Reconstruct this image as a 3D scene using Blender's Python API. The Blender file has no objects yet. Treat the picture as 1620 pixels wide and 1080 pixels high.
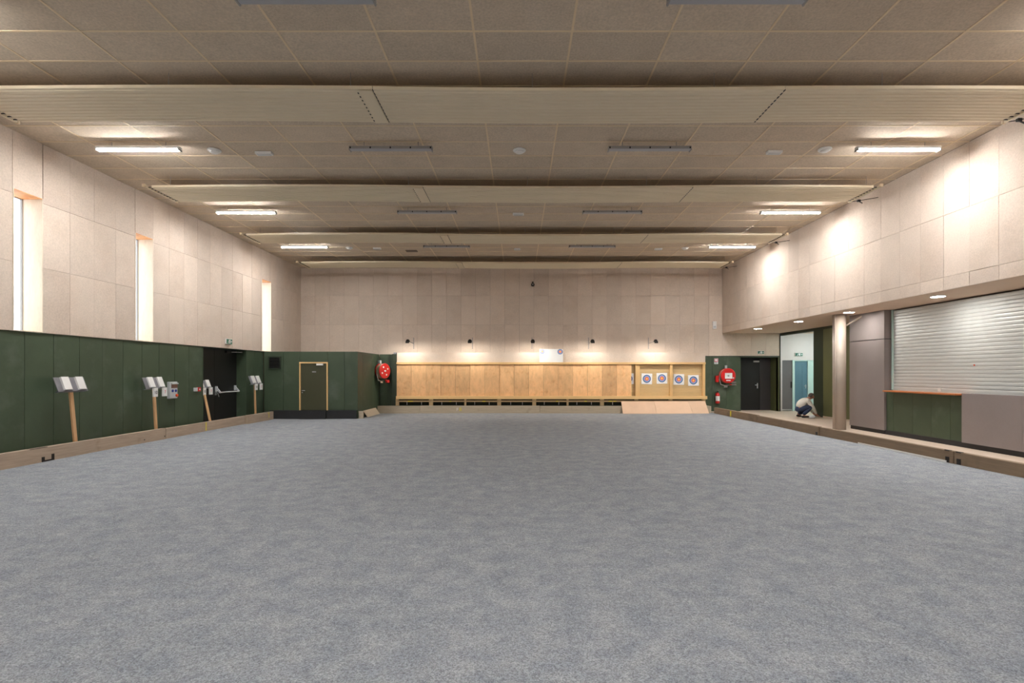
import bpy, bmesh, math, random
from mathutils import Vector, Matrix

random.seed(7)
PI = math.pi
SC = bpy.context.scene
COL = SC.collection

# ------------------------------------------------------------------ camera
CAM_H = 1.62
cam_d = bpy.data.cameras.new("camera")
cam_d.sensor_width = 36.0
cam_d.lens = 36.0 * 840.0 / 1620.0
cam_d.shift_x = -10.0 / 1620.0
cam_d.shift_y = 49.0 / 1620.0
cam_d.clip_start = 0.05
cam = bpy.data.objects.new("camera", cam_d)
cam.location = (0, 0, CAM_H)
cam.rotation_euler = (PI / 2, 0, 0)
COL.objects.link(cam)
SC.camera = cam

# ------------------------------------------------------------------ world (overcast daylight), exposure
world = bpy.data.worlds.new("world")
SC.world = world
world.use_nodes = True
bg = world.node_tree.nodes["Background"]
bg.inputs[0].default_value = (0.86, 0.94, 1.0, 1)
bg.inputs[1].default_value = 1.15
SC.view_settings.view_transform = 'Standard'
SC.view_settings.look = 'None'
SC.view_settings.gamma = 1.0
SC.view_settings.use_curve_mapping = False
SC.view_settings.exposure = 1.84

TUBE_STRENGTH = 63.0      # emission of the lit ceiling tubes
SPOT_WATTS = 17.5         # the clamp lamps over the archery wall
DOWN_STRENGTH = 52.0      # soffit downlights
CORRIDOR_STRENGTH = 30.0

# ------------------------------------------------------------------ room numbers (metres)
XL, XR, YB, YF, ZC = -8.94, 8.36, 21.8, -5.0, 5.9
ZG = 2.36                  # top of the green cladding
ZS = 3.23                  # soffit
WINS = [(9.36, 9.95), (12.35, 12.96), (18.45, 19.14), (6.36, 6.95), (3.36, 3.95), (0.36, 0.95), (-2.64, -2.05)]
WZ0, WZ1 = ZG, 4.87
XGL = -9.29                # window glass plane


def portal(y0, y1):
    d = bpy.data.lights.new("window_daylight", 'AREA')
    d.shape = 'RECTANGLE'
    d.size = WZ1 - WZ0
    d.size_y = y1 - y0
    d.cycles.is_portal = True
    o = bpy.data.objects.new("window_daylight", d)
    o.location = (XGL - 0.12, (y0 + y1) / 2, (WZ0 + WZ1) / 2)
    o.rotation_euler = (0, -PI / 2, 0)
    COL.objects.link(o)


for a, b in WINS:
    portal(a, b)


# ------------------------------------------------------------------ materials
def lin(c):
    """sRGB 0-255 to linear"""
    out = []
    for v in c:
        v /= 255.0
        out.append(v / 12.92 if v <= 0.04045 else ((v + 0.055) / 1.055) ** 2.4)
    return tuple(out)


class NT:
    def __init__(self, name):
        self.m = bpy.data.materials.new(name)
        self.m.use_nodes = True
        self.t = self.m.node_tree
        self.b = self.t.nodes["Principled BSDF"]

    def n(self, typ, **kw):
        x = self.t.nodes.new(typ)
        for k, v in kw.items():
            setattr(x, k, v)
        return x

    def l(self, a, b):
        self.t.links.new(a, b)

    def math(self, op, a, b=None):
        x = self.n('ShaderNodeMath', operation=op)
        for i, v in enumerate((a, b)):
            if v is None:
                continue
            if isinstance(v, (int, float)):
                x.inputs[i].default_value = v
            else:
                self.l(v, x.inputs[i])
        return x.outputs[0]

    def noise(self, scale, detail=4, stretch=(1, 1, 1), rough=0.6, offset=True):
        g = self.n('ShaderNodeNewGeometry')
        mp = self.n('ShaderNodeMapping')
        mp.inputs['Scale'].default_value = stretch
        self.l(g.outputs['Position'], mp.inputs['Vector'])
        nz = self.n('ShaderNodeTexNoise')
        nz.inputs['Scale'].default_value = scale
        nz.inputs['Detail'].default_value = detail
        nz.inputs['Roughness'].default_value = rough
        if offset:
            oi = self.n('ShaderNodeObjectInfo')
            sc = self.math('MULTIPLY', oi.outputs['Random'], 37.0)
            cb = self.n('ShaderNodeCombineXYZ')
            for i in range(3):
                self.l(sc, cb.inputs[i])
            ad = self.n('ShaderNodeVectorMath', operation='ADD')
            self.l(mp.outputs[0], ad.inputs[0])
            self.l(cb.outputs[0], ad.inputs[1])
            self.l(ad.outputs[0], nz.inputs['Vector'])
        else:
            self.l(mp.outputs[0], nz.inputs['Vector'])
        return nz.outputs['Fac']

    def centred(self, fac, amt):
        """factor 0..1 -> 1-amt .. 1+amt"""
        x = self.n('ShaderNodeMapRange')
        x.inputs['From Min'].default_value = 0.25
        x.inputs['From Max'].default_value = 0.75
        x.inputs['To Min'].default_value = 1 - amt
        x.inputs['To Max'].default_value = 1 + amt
        self.l(fac, x.inputs['Value'])
        return x.outputs[0]

    def rand(self, amt):
        oi = self.n('ShaderNodeObjectInfo')
        x = self.n('ShaderNodeMapRange')
        x.inputs['To Min'].default_value = 1 - amt
        x.inputs['To Max'].default_value = 1 + amt
        self.l(oi.outputs['Random'], x.inputs['Value'])
        return x.outputs[0]

    def shade(self, color, factor):
        """color (tuple or socket) times factor socket"""
        v = self.n('ShaderNodeVectorMath', operation='SCALE')
        if isinstance(color, tuple):
            v.inputs[0].default_value = color[:3]
        else:
            self.l(color, v.inputs[0])
        self.l(factor, v.inputs['Scale'])
        return v.outputs[0]

    def mix(self, fac, a, b):
        x = self.n('ShaderNodeMix', data_type='RGBA')
        if isinstance(fac, (int, float)):
            x.inputs[0].default_value = fac
        else:
            self.l(fac, x.inputs[0])
        for i, v in ((6, a), (7, b)):
            if isinstance(v, tuple):
                x.inputs[i].default_value = (*v[:3], 1)
            else:
                self.l(v, x.inputs[i])
        return x.outputs[2]

    def ramp(self, fac, lo, hi):
        x = self.n('ShaderNodeMapRange')
        x.inputs['From Min'].default_value = lo
        x.inputs['From Max'].default_value = hi
        self.l(fac, x.inputs['Value'])
        return x.outputs[0]

    def bump(self, fac, strength, dist=0.01):
        b = self.n('ShaderNodeBump')
        b.inputs['Strength'].default_value = strength
        b.inputs['Distance'].default_value = dist
        self.l(fac, b.inputs['Height'])
        self.l(b.outputs[0], self.b.inputs['Normal'])


M = {}


def mat(name, color, rough=0.6, amt=0.06, scale=6.0, stretch=(1, 1, 1), rand=0.0, fine=0.0, fine_scale=60.0,
        bump=0.0, metal=0.0, spec=0.5, patch=None):
    k = NT(name)
    f = k.centred(k.noise(scale, 5, stretch), amt)
    if fine:
        f = k.math('MULTIPLY', f, k.centred(k.noise(fine_scale, 2, stretch), fine))
    if rand:
        f = k.math('MULTIPLY', f, k.rand(rand))
    base = color
    if patch:
        pc, lo, hi, ps, mx = patch
        fac = k.math('MULTIPLY', k.ramp(k.noise(ps, 5), lo, hi), mx)
        base = k.mix(fac, color, pc)
    k.l(k.shade(base, f), k.b.inputs['Base Color'])
    k.b.inputs['Roughness'].default_value = rough
    k.b.inputs['Metallic'].default_value = metal
    k.b.inputs['Specular IOR Level'].default_value = spec
    if bump:
        k.bump(k.noise(fine_scale, 3, stretch), bump, 0.004)
    M[name] = k.m
    return k.m


def emis(name, color, strength):
    m = bpy.data.materials.new(name)
    m.use_nodes = True
    b = m.node_tree.nodes["Principled BSDF"]
    b.inputs['Base Color'].default_value = (*color, 1)
    b.inputs['Emission Color'].default_value = (*color, 1)
    b.inputs['Emission Strength'].default_value = strength
    M[name] = m
    return m


mat('wallboard', lin((207, 190, 174)), 0.85, 0.05, 2.5, rand=0.06, fine=0.1, fine_scale=38, bump=0.3, spec=0.2,
    patch=(lin((190, 164, 142)), 0.5, 0.75, 0.9, 0.4))
mat('ceiling_tile', lin((203, 186, 165)), 0.9, 0.07, 3.0, rand=0.05, fine=0.14, fine_scale=34, bump=0.3, spec=0.15)
mat('grid_cream', lin((222, 200, 165)), 0.5, 0.03)
mat('backing', lin((112, 98, 86)), 0.9, 0.05)
mat('beige_paint', lin((205, 182, 160)), 0.8, 0.03, 1.5)
mat('radiant_cream', lin((224, 209, 180)), 0.42, 0.03, 1.0)
mat('green_board', lin((64, 78, 58)), 0.5, 0.12, 1.6, rand=0.06, fine=0.04, fine_scale=30,
    patch=(lin((108, 116, 104)), 0.55, 0.78, 1.3, 0.42))
mat('green_dark', lin((42, 52, 36)), 0.55, 0.1, 2.0)
mat('olive_board', lin((94, 98, 62)), 0.5, 0.1, 1.4, rand=0.05, patch=(lin((120, 124, 90)), 0.6, 0.8, 1.4, 0.3))
mat('mauve_panel', lin((134, 124, 122)), 0.42, 0.06, 1.5, rand=0.04, fine=0.03, fine_scale=50)
mat('column_paint', lin((166, 153, 140)), 0.45, 0.03, 2.0)
mat('black_plinth', lin((34, 34, 36)), 0.55, 0.25, 3.0, patch=(lin((86, 84, 80)), 0.62, 0.8, 3.0, 0.4))
mat('black_door', lin((26, 25, 24)), 0.4, 0.1, 2.0)
mat('curb_wood_y', lin((172, 152, 132)), 0.8, 0.14, 3.0, (3, 0.5, 9), rand=0.06, fine=0.08, fine_scale=9, bump=0.3,
    patch=(lin((120, 98, 78)), 0.62, 0.78, 2.5, 0.5))
mat('curb_wood_x', lin((186, 172, 150)), 0.8, 0.12, 3.0, (0.5, 3, 9), rand=0.08, fine=0.08, fine_scale=9, bump=0.3,
    patch=(lin((140, 118, 96)), 0.6, 0.78, 2.5, 0.5))
mat('dark_curb', lin((132, 112, 90)), 0.8, 0.12, 3.0, (3, 0.5, 9), rand=0.05, fine=0.08, fine_scale=9,
    patch=(lin((92, 76, 58)), 0.55, 0.75, 1.5, 0.6))
mat('plywood', lin((230, 182, 130)), 0.6, 0.14, 4.0, (2, 1, 0.7), rand=0.17, fine=0.05, fine_scale=14,
    patch=(lin((196, 132, 76)), 0.55, 0.72, 5.0, 0.5))
mat('pine', lin((226, 190, 132)), 0.6, 0.08, 5.0, (0.4, 3, 3), rand=0.04)
mat('pine_old', lin((192, 164, 122)), 0.7, 0.12, 5.0, (0.4, 3, 3), rand=0.08)
mat('pink_ply', lin((228, 192, 160)), 0.65, 0.05, 3.0, rand=0.1, fine=0.03)
mat('straw', lin((206, 176, 128)), 0.85, 0.1, 5.0, (0.6, 1, 14), rand=0.07, fine=0.06, fine_scale=30)
mat('post_pine', lin((214, 168, 122)), 0.6, 0.06, 8.0, (4, 4, 0.6), rand=0.04)
mat('counter_wood', lin((176, 104, 56)), 0.4, 0.15, 4.0, (3, 0.5, 3))
mat('reveal_wood', lin((222, 206, 186)), 0.6, 0.1, 4.0, (3, 3, 0.5), fine=0.06, fine_scale=25, patch=(lin((206, 160, 116)), 0.62, 0.8, 3.0, 0.4))
mat('head_glow_wood', lin((222, 158, 104)), 0.6, 0.1, 9.0, patch=(lin((196, 104, 44)), 0.5, 0.7, 6.0, 0.7))  # orange light bleed at the reveal top, put into the board's colour
mat('frame_pine', lin((222, 182, 124)), 0.6, 0.06, 6.0, (3, 3, 0.6))
mat('shutter_alu', lin((198, 200, 197)), 0.45, 0.03, 1.2, metal=0.15)
mat('galvanised', lin((150, 150, 156)), 0.4, 0.08, 6.0, metal=0.7)
mat('steel', lin((200, 200, 202)), 0.28, 0.03, metal=0.9)
mat('white_plastic', lin((226, 224, 220)), 0.45, 0.02)
mat('grey_plastic', lin((190, 192, 192)), 0.45, 0.02)
mat('lamp_off', lin((168, 168, 172)), 0.4, 0.02)
mat('lamp_tray', lin((150, 146, 142)), 0.5, 0.02)
mat('black_plastic', lin((24, 24, 25)), 0.45, 0.05)
mat('black_metal', lin((38, 34, 30)), 0.45, 0.05, metal=0.4)
mat('red_paint', lin((204, 34, 32)), 0.35, 0.04)
mat('hose_beige', lin((188, 168, 140)), 0.6, 0.05)
mat('blue_plastic', lin((42, 62, 140)), 0.4, 0.02)
mat('orange_red', lin((206, 74, 30)), 0.4, 0.02)
mat('brown_window', lin((128, 96, 84)), 0.25, 0.02)
mat('exit_green', lin((30, 96, 72)), 0.4, 0.02)
mat('paper', lin((226, 225, 223)), 0.8, 0.02)
mat('print_pink', lin((214, 80, 110)), 0.7, 0.02)
mat('print_black', lin((40, 40, 48)), 0.7, 0.02)
mat('yellow_paint', lin((222, 206, 60)), 0.7, 0.1, 20)
mat('blue_door', lin((86, 122, 138)), 0.45, 0.03)
mat('grey_door', lin((104, 100, 100)), 0.5, 0.03)
mat('mint', lin((196, 222, 214)), 0.6, 0.02)
mat('white_wall', lin((214, 206, 202)), 0.8, 0.02)
mat('walkway', lin((196, 178, 160)), 0.55, 0.05, 2.0, fine=0.03)
mat('skin', lin((198, 140, 116)), 0.55, 0.03)
mat('sweater', lin((222, 218, 208)), 0.9, 0.05, 20, bump=0.3)
mat('jeans', lin((46, 58, 84)), 0.85, 0.1, 20)
mat('hair', lin((92, 82, 76)), 0.8, 0.1, 40)
mat('shoe', lin((40, 34, 32)), 0.6, 0.05)
mat('cloth_white', lin((206, 204, 206)), 0.9, 0.04)
mat('brass', lin((150, 128, 84)), 0.4, 0.03, metal=0.6)
mat('pebble', lin((176, 178, 180)), 0.9, 0.05, rand=0.1)
emis('tube_lit', (0.98, 0.985, 1.0), TUBE_STRENGTH)
emis('downlight', (1.0, 0.965, 0.92), DOWN_STRENGTH)
emis('bulb_warm', (1.0, 0.9, 0.76), 14.0)
emis('corridor_lamp', (0.86, 0.97, 1.0), CORRIDOR_STRENGTH)


def gravel_material():
    k = NT('gravel')
    a = k.noise(0.5, 3, offset=False)
    b = k.noise(4.2, 6, offset=False, rough=0.7)
    c = k.noise(30, 5, offset=False, rough=0.8)
    g = k.n('ShaderNodeNewGeometry')
    vo = k.n('ShaderNodeTexVoronoi')
    vo.inputs['Scale'].default_value = 140.0
    k.l(g.outputs['Position'], vo.inputs['Vector'])
    sx = k.n('ShaderNodeSeparateColor')
    k.l(vo.outputs['Color'], sx.inputs[0])
    stone = k.n('ShaderNodeMapRange')
    stone.inputs['To Min'].default_value = 0.66
    stone.inputs['To Max'].default_value = 1.34
    k.l(sx.outputs[0], stone.inputs['Value'])
    pit = k.ramp(vo.outputs['Distance'], 1.15, 0.35)
    f = k.centred(a, 0.05)
    f = k.math('MULTIPLY', f, k.centred(b, 0.13))
    f = k.math('MULTIPLY', f, k.centred(c, 0.26))
    f = k.math('MULTIPLY', f, stone.outputs[0])
    tone = k.mix(k.ramp(b, 0.35, 0.7), lin((145, 150, 157)), lin((160, 162, 163)))
    k.l(k.shade(tone, f), k.b.inputs['Base Color'])
    k.b.inputs['Roughness'].default_value = 0.95
    k.b.inputs['Specular IOR Level'].default_value = 0.15
    h = k.math('ADD', k.math('MULTIPLY', c, 1.0), k.math('MULTIPLY', pit, 0.45))
    k.bump(h, 0.65, 0.02)
    M['gravel'] = k.m


gravel_material()


def glass_material():
    k = NT('glass')
    t = k.t
    tr = k.n('ShaderNodeBsdfTransparent')
    gl = k.n('ShaderNodeBsdfGlossy')
    gl.inputs['Roughness'].default_value = 0.03
    mx = k.n('ShaderNodeMixShader')
    mx.inputs[0].default_value = 0.07
    k.l(tr.outputs[0], mx.inputs[1])
    k.l(gl.outputs[0], mx.inputs[2])
    k.l(mx.outputs[0], t.nodes['Material Output'].inputs[0])
    M['glass'] = k.m


glass_material()


def target_material(name, fade):
    """printed archery face: rings of radius 1 in the local XZ plane of the sheet"""
    k = NT(name)
    tc = k.n('ShaderNodeTexCoord')
    sp = k.n('ShaderNodeSeparateXYZ')
    k.l(tc.outputs['Object'], sp.inputs[0])
    r2 = k.math('ADD', k.math('MULTIPLY', sp.outputs[0], sp.outputs[0]), k.math('MULTIPLY', sp.outputs[2], sp.outputs[2]))
    r = k.math('SQRT', r2)
    cr = k.n('ShaderNodeValToRGB')
    cr.color_ramp.interpolation = 'CONSTANT'
    cols = [(0.0, (246, 206, 90)), (0.03, (240, 150, 80)), (0.048, (226, 110, 110)), (0.078, (190, 130, 165)),
            (0.09, (140, 178, 220)), (0.126, (36, 72, 132)), (0.158, (238, 238, 238))]
    e = cr.color_ramp.elements
    for i, (p, c) in enumerate(cols):
        c = tuple(v + (238 - v) * fade for v in c)
        if i == 0:
            e[0].position, e[0].color = p, (*lin(c), 1)
        elif i == 1:
            e[1].position, e[1].color = p, (*lin(c), 1)
        else:
            q = e.new(p)
            q.color = (*lin(c), 1)
    k.l(r, cr.inputs[0])
    k.l(cr.outputs[0], k.b.inputs['Base Color'])
    k.b.inputs['Roughness'].default_value = 0.8
    M[name] = k.m


target_material('target_print', 0.0)
target_material('target_print_faded', 0.25)


# ------------------------------------------------------------------ mesh helpers
def tag(o, label=None, cat=None, group=None, kind=None):
    if label:
        o['label'] = label
    if cat:
        o['category'] = cat
    if group:
        o['group'] = group
    if kind:
        o['kind'] = kind
    return o


def thing(name, label, cat, loc=(0, 0, 0), group=None, rot=(0, 0, 0), kind=None):
    o = bpy.data.objects.new(name, None)
    o.empty_display_size = 0.1
    o.location = loc
    o.rotation_euler = rot
    COL.objects.link(o)
    return tag(o, label, cat, group, kind)


class MB:
    """collects shapes for ONE mesh object"""

    def __init__(self):
        self.bm = bmesh.new()

    def box(self, x0, x1, y0, y1, z0, z1):
        vs = [self.bm.verts.new(p) for p in ((x0, y0, z0), (x1, y0, z0), (x1, y1, z0), (x0, y1, z0),
                                             (x0, y0, z1), (x1, y0, z1), (x1, y1, z1), (x0, y1, z1))]
        for f in ((0, 3, 2, 1), (4, 5, 6, 7), (0, 1, 5, 4), (1, 2, 6, 5), (2, 3, 7, 6), (3, 0, 4, 7)):
            self.bm.faces.new([vs[i] for i in f])
        return self

    def bar(self, a, b, w, t, up=(0, 0, 1)):
        """rectangular bar from a to b, w across (perp. to up), t along up"""
        a, b = Vector(a), Vector(b)
        d = (b - a).normalized()
        u = Vector(up)
        s = d.cross(u)
        if s.length < 1e-4:
            s = d.cross(Vector((1, 0, 0)))
        s.normalize()
        n = s.cross(d).normalized()
        vs = []
        for p in (a, b):
            for q in ((-1, -1), (1, -1), (1, 1), (-1, 1)):
                vs.append(self.bm.verts.new(p + s * q[0] * w / 2 + n * q[1] * t / 2))
        for f in ((3, 2, 1, 0), (4, 5, 6, 7), (0, 1, 5, 4), (1, 2, 6, 5), (2, 3, 7, 6), (3, 0, 4, 7)):
            self.bm.faces.new([vs[i] for i in f])
        return self

    def tube(self, pts, r, n=8, caps=True):
        pts = [Vector(p) for p in pts]
        rs = r if isinstance(r, (list, tuple)) else [r] * len(pts)
        rings = []
        prev = None
        for i, p in enumerate(pts):
            if i == 0:
                d = pts[1] - pts[0]
            elif i == len(pts) - 1:
                d = pts[-1] - pts[-2]
            else:
                d = (pts[i + 1] - pts[i]).normalized() + (pts[i] - pts[i - 1]).normalized()
            d.normalize()
            if prev is None:
                u = d.cross(Vector((0, 0, 1)))
                if u.length < 1e-3:
                    u = d.cross(Vector((0, 1, 0)))
            else:
                u = prev - d * prev.dot(d)
            u.normalize()
            prev = u
            v = d.cross(u)
            rings.append([self.bm.verts.new(p + (u * math.cos(2 * PI * k / n) + v * math.sin(2 * PI * k / n)) * rs[i]) for k in range(n)])
        for a, b in zip(rings, rings[1:]):
            for k in range(n):
                self.bm.faces.new((a[k], a[(k + 1) % n], b[(k + 1) % n], b[k]))
        if caps:
            self.bm.faces.new(list(reversed(rings[0])))
            self.bm.faces.new(rings[-1])
        return self

    def lathe(self, prof, axis='Z', n=24, loc=(0, 0, 0)):
        """prof: (radius, height) pairs along axis"""
        loc = Vector(loc)

        def P(r, h, a):
            c, s = r * math.cos(a), r * math.sin(a)
            return loc + Vector({'Z': (c, s, h), 'Y': (c, h, s), 'X': (h, c, s)}[axis])
        rings = []
        for r, h in prof:
            if r < 1e-6:
                rings.append([self.bm.verts.new(P(0, h, 0))])
            else:
                rings.append([self.bm.verts.new(P(r, h, 2 * PI * k / n)) for k in range(n)])
        for a, b in zip(rings, rings[1:]):
            for k in range(n):
                q = []
                for v in (a[k % len(a)], a[(k + 1) % len(a)], b[(k + 1) % len(b)], b[k % len(b)]):
                    if v not in q:
                        q.append(v)
                if len(q) >= 3:
                    self.bm.faces.new(q)
        for ring, rev in ((rings[0], True), (rings[-1], False)):
            if len(ring) > 2:
                self.bm.faces.new(list(reversed(ring)) if rev else ring)
        return self

    def prism(self, poly, axis, h0, h1):
        """poly: 2D outline extruded along axis (X: poly is (y,z); Y: (x,z); Z: (x,y))"""
        def P(p, h):
            return {'X': (h, p[0], p[1]), 'Y': (p[0], h, p[1]), 'Z': (p[0], p[1], h)}[axis]
        a = [self.bm.verts.new(P(p, h0)) for p in poly]
        b = [self.bm.verts.new(P(p, h1)) for p in poly]
        n = len(poly)
        for i in range(n):
            self.bm.faces.new((a[i], a[(i + 1) % n], b[(i + 1) % n], b[i]))
        self.bm.faces.new(list(reversed(a)))
        self.bm.faces.new(b)
        return self

    def build(self, name, m, parent=None, bevel=0.0, smooth=False, world=False, loc=None, rot=None, seg=2):
        bm = self.bm
        bmesh.ops.recalc_face_normals(bm, faces=bm.faces)
        if world and parent is not None:
            bmesh.ops.translate(bm, verts=bm.verts, vec=-parent.location)
        if bevel:
            bmesh.ops.bevel(bm, geom=list(bm.edges), offset=bevel, segments=seg, affect='EDGES', profile=0.5)
        me = bpy.data.meshes.new(name)
        bm.to_mesh(me)
        bm.free()
        if smooth:
            for p in me.polygons:
                p.use_smooth = True
        me.materials.append(M[m] if isinstance(m, str) else m)
        o = bpy.data.objects.new(name, me)
        COL.objects.link(o)
        if parent is not None:
            o.parent = parent
        if loc:
            o.location = loc
        if rot:
            o.rotation_euler = rot
        return o


def bx(name, x0, x1, y0, y1, z0, z1, m, parent=None, bevel=0.0, world=True):
    return MB().box(x0, x1, y0, y1, z0, z1).build(name, m, parent, bevel=bevel, world=world)


UNIT = {}


def piece(name, x0, x1, y0, y1, z0, z1, m, parent):
    """a box piece sharing one unit mesh per material; parent stands at the world origin"""
    me = UNIT.get(m)
    if me is None:
        bm = bmesh.new()
        bmesh.ops.create_cube(bm, size=1.0)
        me = bpy.data.meshes.new("piece_" + m)
        bm.to_mesh(me)
        bm.free()
        me.materials.append(M[m])
        UNIT[m] = me
    o = bpy.data.objects.new(name, me)
    p = parent.location if parent is not None else Vector((0, 0, 0))
    o.location = Vector(((x0 + x1) / 2, (y0 + y1) / 2, (z0 + z1) / 2)) - p
    o.scale = (x1 - x0, y1 - y0, z1 - z0)
    COL.objects.link(o)
    o.parent = parent
    return o


def holed_wall(name, axis, front, back, u0, u1, v0, v1, holes, m):
    """wall slab in the plane axis=const with rectangular holes (u0,u1,v0,v1); one connected mesh"""
    us = sorted({u0, u1, *[h[0] for h in holes], *[h[1] for h in holes]})
    vs = sorted({v0, v1, *[h[2] for h in holes], *[h[3] for h in holes]})
    us = [u for u in us if u0 <= u <= u1]
    vs = [v for v in vs if v0 <= v <= v1]
    bm = bmesh.new()
    cache = {}

    def V(i, j, s):
        k = (i, j, s)
        if k not in cache:
            d = front if s == 0 else back
            cache[k] = bm.verts.new((d, us[i], vs[j]) if axis == 'X' else (us[i], d, vs[j]))
        return cache[k]

    def solid(i, j):
        if i < 0 or j < 0 or i >= len(us) - 1 or j >= len(vs) - 1:
            return False
        cu, cv = (us[i] + us[i + 1]) / 2, (vs[j] + vs[j + 1]) / 2
        return not any(h[0] < cu < h[1] and h[2] < cv < h[3] for h in holes)
    for i in range(len(us) - 1):
        for j in range(len(vs) - 1):
            if not solid(i, j):
                continue
            for s in (0, 1):
                bm.faces.new((V(i, j, s), V(i + 1, j, s), V(i + 1, j + 1, s), V(i, j + 1, s)))
            for di, dj, a, b in ((-1, 0, (i, j), (i, j + 1)), (1, 0, (i + 1, j), (i + 1, j + 1)),
                                 (0, -1, (i, j), (i + 1, j)), (0, 1, (i, j + 1), (i + 1, j + 1))):
                if not solid(i + di, j + dj):
                    bm.faces.new((V(*a, 0), V(*b, 0), V(*b, 1), V(*a, 1)))
    bmesh.ops.recalc_face_normals(bm, faces=bm.faces)
    me = bpy.data.meshes.new(name)
    bm.to_mesh(me)
    bm.free()
    me.materials.append(M[m])
    o = bpy.data.objects.new(name, me)
    COL.objects.link(o)
    return tag(o, kind='structure')


def minus(rect, holes):
    """rectangles left of rect (u0,u1,v0,v1) after cutting the holes out"""
    rs = [rect]
    for h in holes:
        out = []
        for r in rs:
            if h[0] >= r[1] or h[1] <= r[0] or h[2] >= r[3] or h[3] <= r[2]:
                out.append(r)
                continue
            if h[0] > r[0]:
                out.append((r[0], h[0], r[2], r[3]))
            if h[1] < r[1]:
                out.append((h[1], r[1], r[2], r[3]))
            a, b = max(r[0], h[0]), min(r[1], h[1])
            if h[2] > r[2]:
                out.append((a, b, r[2], h[2]))
            if h[3] < r[3]:
                out.append((a, b, h[3], r[3]))
        rs = out
    return [r for r in rs if r[1] - r[0] > 0.03 and r[3] - r[2] > 0.03]


G = 0.0025   # half the joint between two boards


def panels(parent, name, axis, d0, d1, seams, rows, holes, m, g=G):
    for z0, z1 in zip(rows, rows[1:]):
        for a, b in zip(seams, seams[1:]):
            for r in minus((a, b, z0, z1), holes):
                q = (r[0] + g, r[1] - g, r[2] + g, r[3] - g)
                jit = random.uniform(-0.0025, 0.0025)
                dd0, dd1 = (d0, d1 + jit)
                if axis == 'X':
                    piece(name, min(dd0, dd1), max(dd0, dd1), q[0], q[1], q[2], q[3], m, parent)
                else:
                    piece(name, q[0], q[1], min(dd0, dd1), max(dd0, dd1), q[2], q[3], m, parent)


def seams(start, step, lo, hi):
    k0 = math.ceil((lo - start) / step - 1e-6)
    out = [lo]
    k = k0
    while start + k * step < hi - 0.03:
        v = start + k * step
        if v > lo + 0.03:
            out.append(v)
        k += 1
    out.append(hi)
    return out


def text(name, body, size, m, loc, rot, parent=None, depth=0.002):
    c = bpy.data.curves.new(name, 'FONT')
    c.body = body
    c.size = size
    c.align_x = 'CENTER'
    c.align_y = 'CENTER'
    c.extrude = depth
    c.materials.append(M[m])
    tmp = bpy.data.objects.new(name + '_outline', c)
    COL.objects.link(tmp)
    dg = bpy.context.evaluated_depsgraph_get()
    me = bpy.data.meshes.new_from_object(tmp.evaluated_get(dg))
    bpy.data.objects.remove(tmp)
    bpy.data.curves.remove(c)
    me.materials.clear()
    me.materials.append(M[m])
    o = bpy.data.objects.new(name, me)
    COL.objects.link(o)
    o.location = loc
    o.rotation_euler = rot
    o.parent = parent
    return o


def copy_tree(o, parent=None):
    c = o.copy()
    COL.objects.link(c)
    c.parent = parent
    for ch in list(o.children):
        copy_tree(ch, c)
    return c


# ================================================================== STRUCTURE
# ------------------------------------------------------------------ gravel floor
def build_floor():
    x0, x1, y0, y1 = XL - 0.5, 7.83, YF, YB
    nx, ny = 110, 170
    verts, faces = [], []
    rnd = random.Random(3)
    ph = [(rnd.uniform(0.3, 1.6), rnd.uniform(0.3, 1.6), rnd.uniform(0, 6.3), rnd.uniform(0.001, 0.004)) for _ in range(9)]
    for j in range(ny + 1):
        for i in range(nx + 1):
            x = x0 + (x1 - x0) * i / nx
            y = y0 + (y1 - y0) * j / ny
            z = sum(a * math.sin(fx * x + p) * math.cos(fy * y + 1.7 * p) for fx, fy, p, a in ph)
            verts.append((x, y, min(z, 0.008)))
    for j in range(ny):
        for i in range(nx):
            a = j * (nx + 1) + i
            faces.append((a, a + 1, a + nx + 2, a + nx + 1))
    me = bpy.data.meshes.new('floor')
    me.from_pydata(verts, [], faces)
    for p in me.polygons:
        p.use_smooth = True
    me.materials.append(M['gravel'])
    o = bpy.data.objects.new('floor', me)
    COL.objects.link(o)
    tag(o, 'wide grey fine gravel playing court filling the hall', None, None, 'structure')
    # loose pale pebbles
    bm = bmesh.new()
    bmesh.ops.create_icosphere(bm, subdivisions=1, radius=1.0)
    sv = [tuple(q.co) for q in bm.verts]
    sf = [tuple(q.index for q in f.verts) for f in bm.faces]
    bm.free()
    verts, faces = [], []
    for _ in range(5200):
        y = 2.4 + 18.0 * rnd.random() ** 1.6
        x = rnd.uniform(-8.4, 7.5)
        if x < -5.3 and y > 18.3:
            continue
        r = rnd.uniform(0.003, 0.0065)
        ca, sa = math.cos(6 * rnd.random()), math.sin(6 * rnd.random())
        k = len(verts)
        for a, b, c in sv:
            a, b = a * 1.3 * r, b * r
            verts.append((x + a * ca - b * sa, y + a * sa + b * ca, 0.006 + c * r * 0.7))
        faces += [(k + p, k + q, k + t) for p, q, t in sf]
    me = bpy.data.meshes.new('gravel')
    me.from_pydata(verts, [], faces)
    me.materials.append(M['pebble'])
    g = bpy.data.objects.new('gravel', me)
    COL.objects.link(g)
    tag(g, 'loose pale pebbles scattered over the grey gravel court', 'gravel', None, 'stuff')


build_floor()

walk = MB().box(7.8, 13.4, YF, YB + 2.2, -0.1, 0.03).build('floor_walkway', 'walkway')
tag(walk, 'pale walkway floor between the gravel court and the bar', None, None, 'structure')

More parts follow.
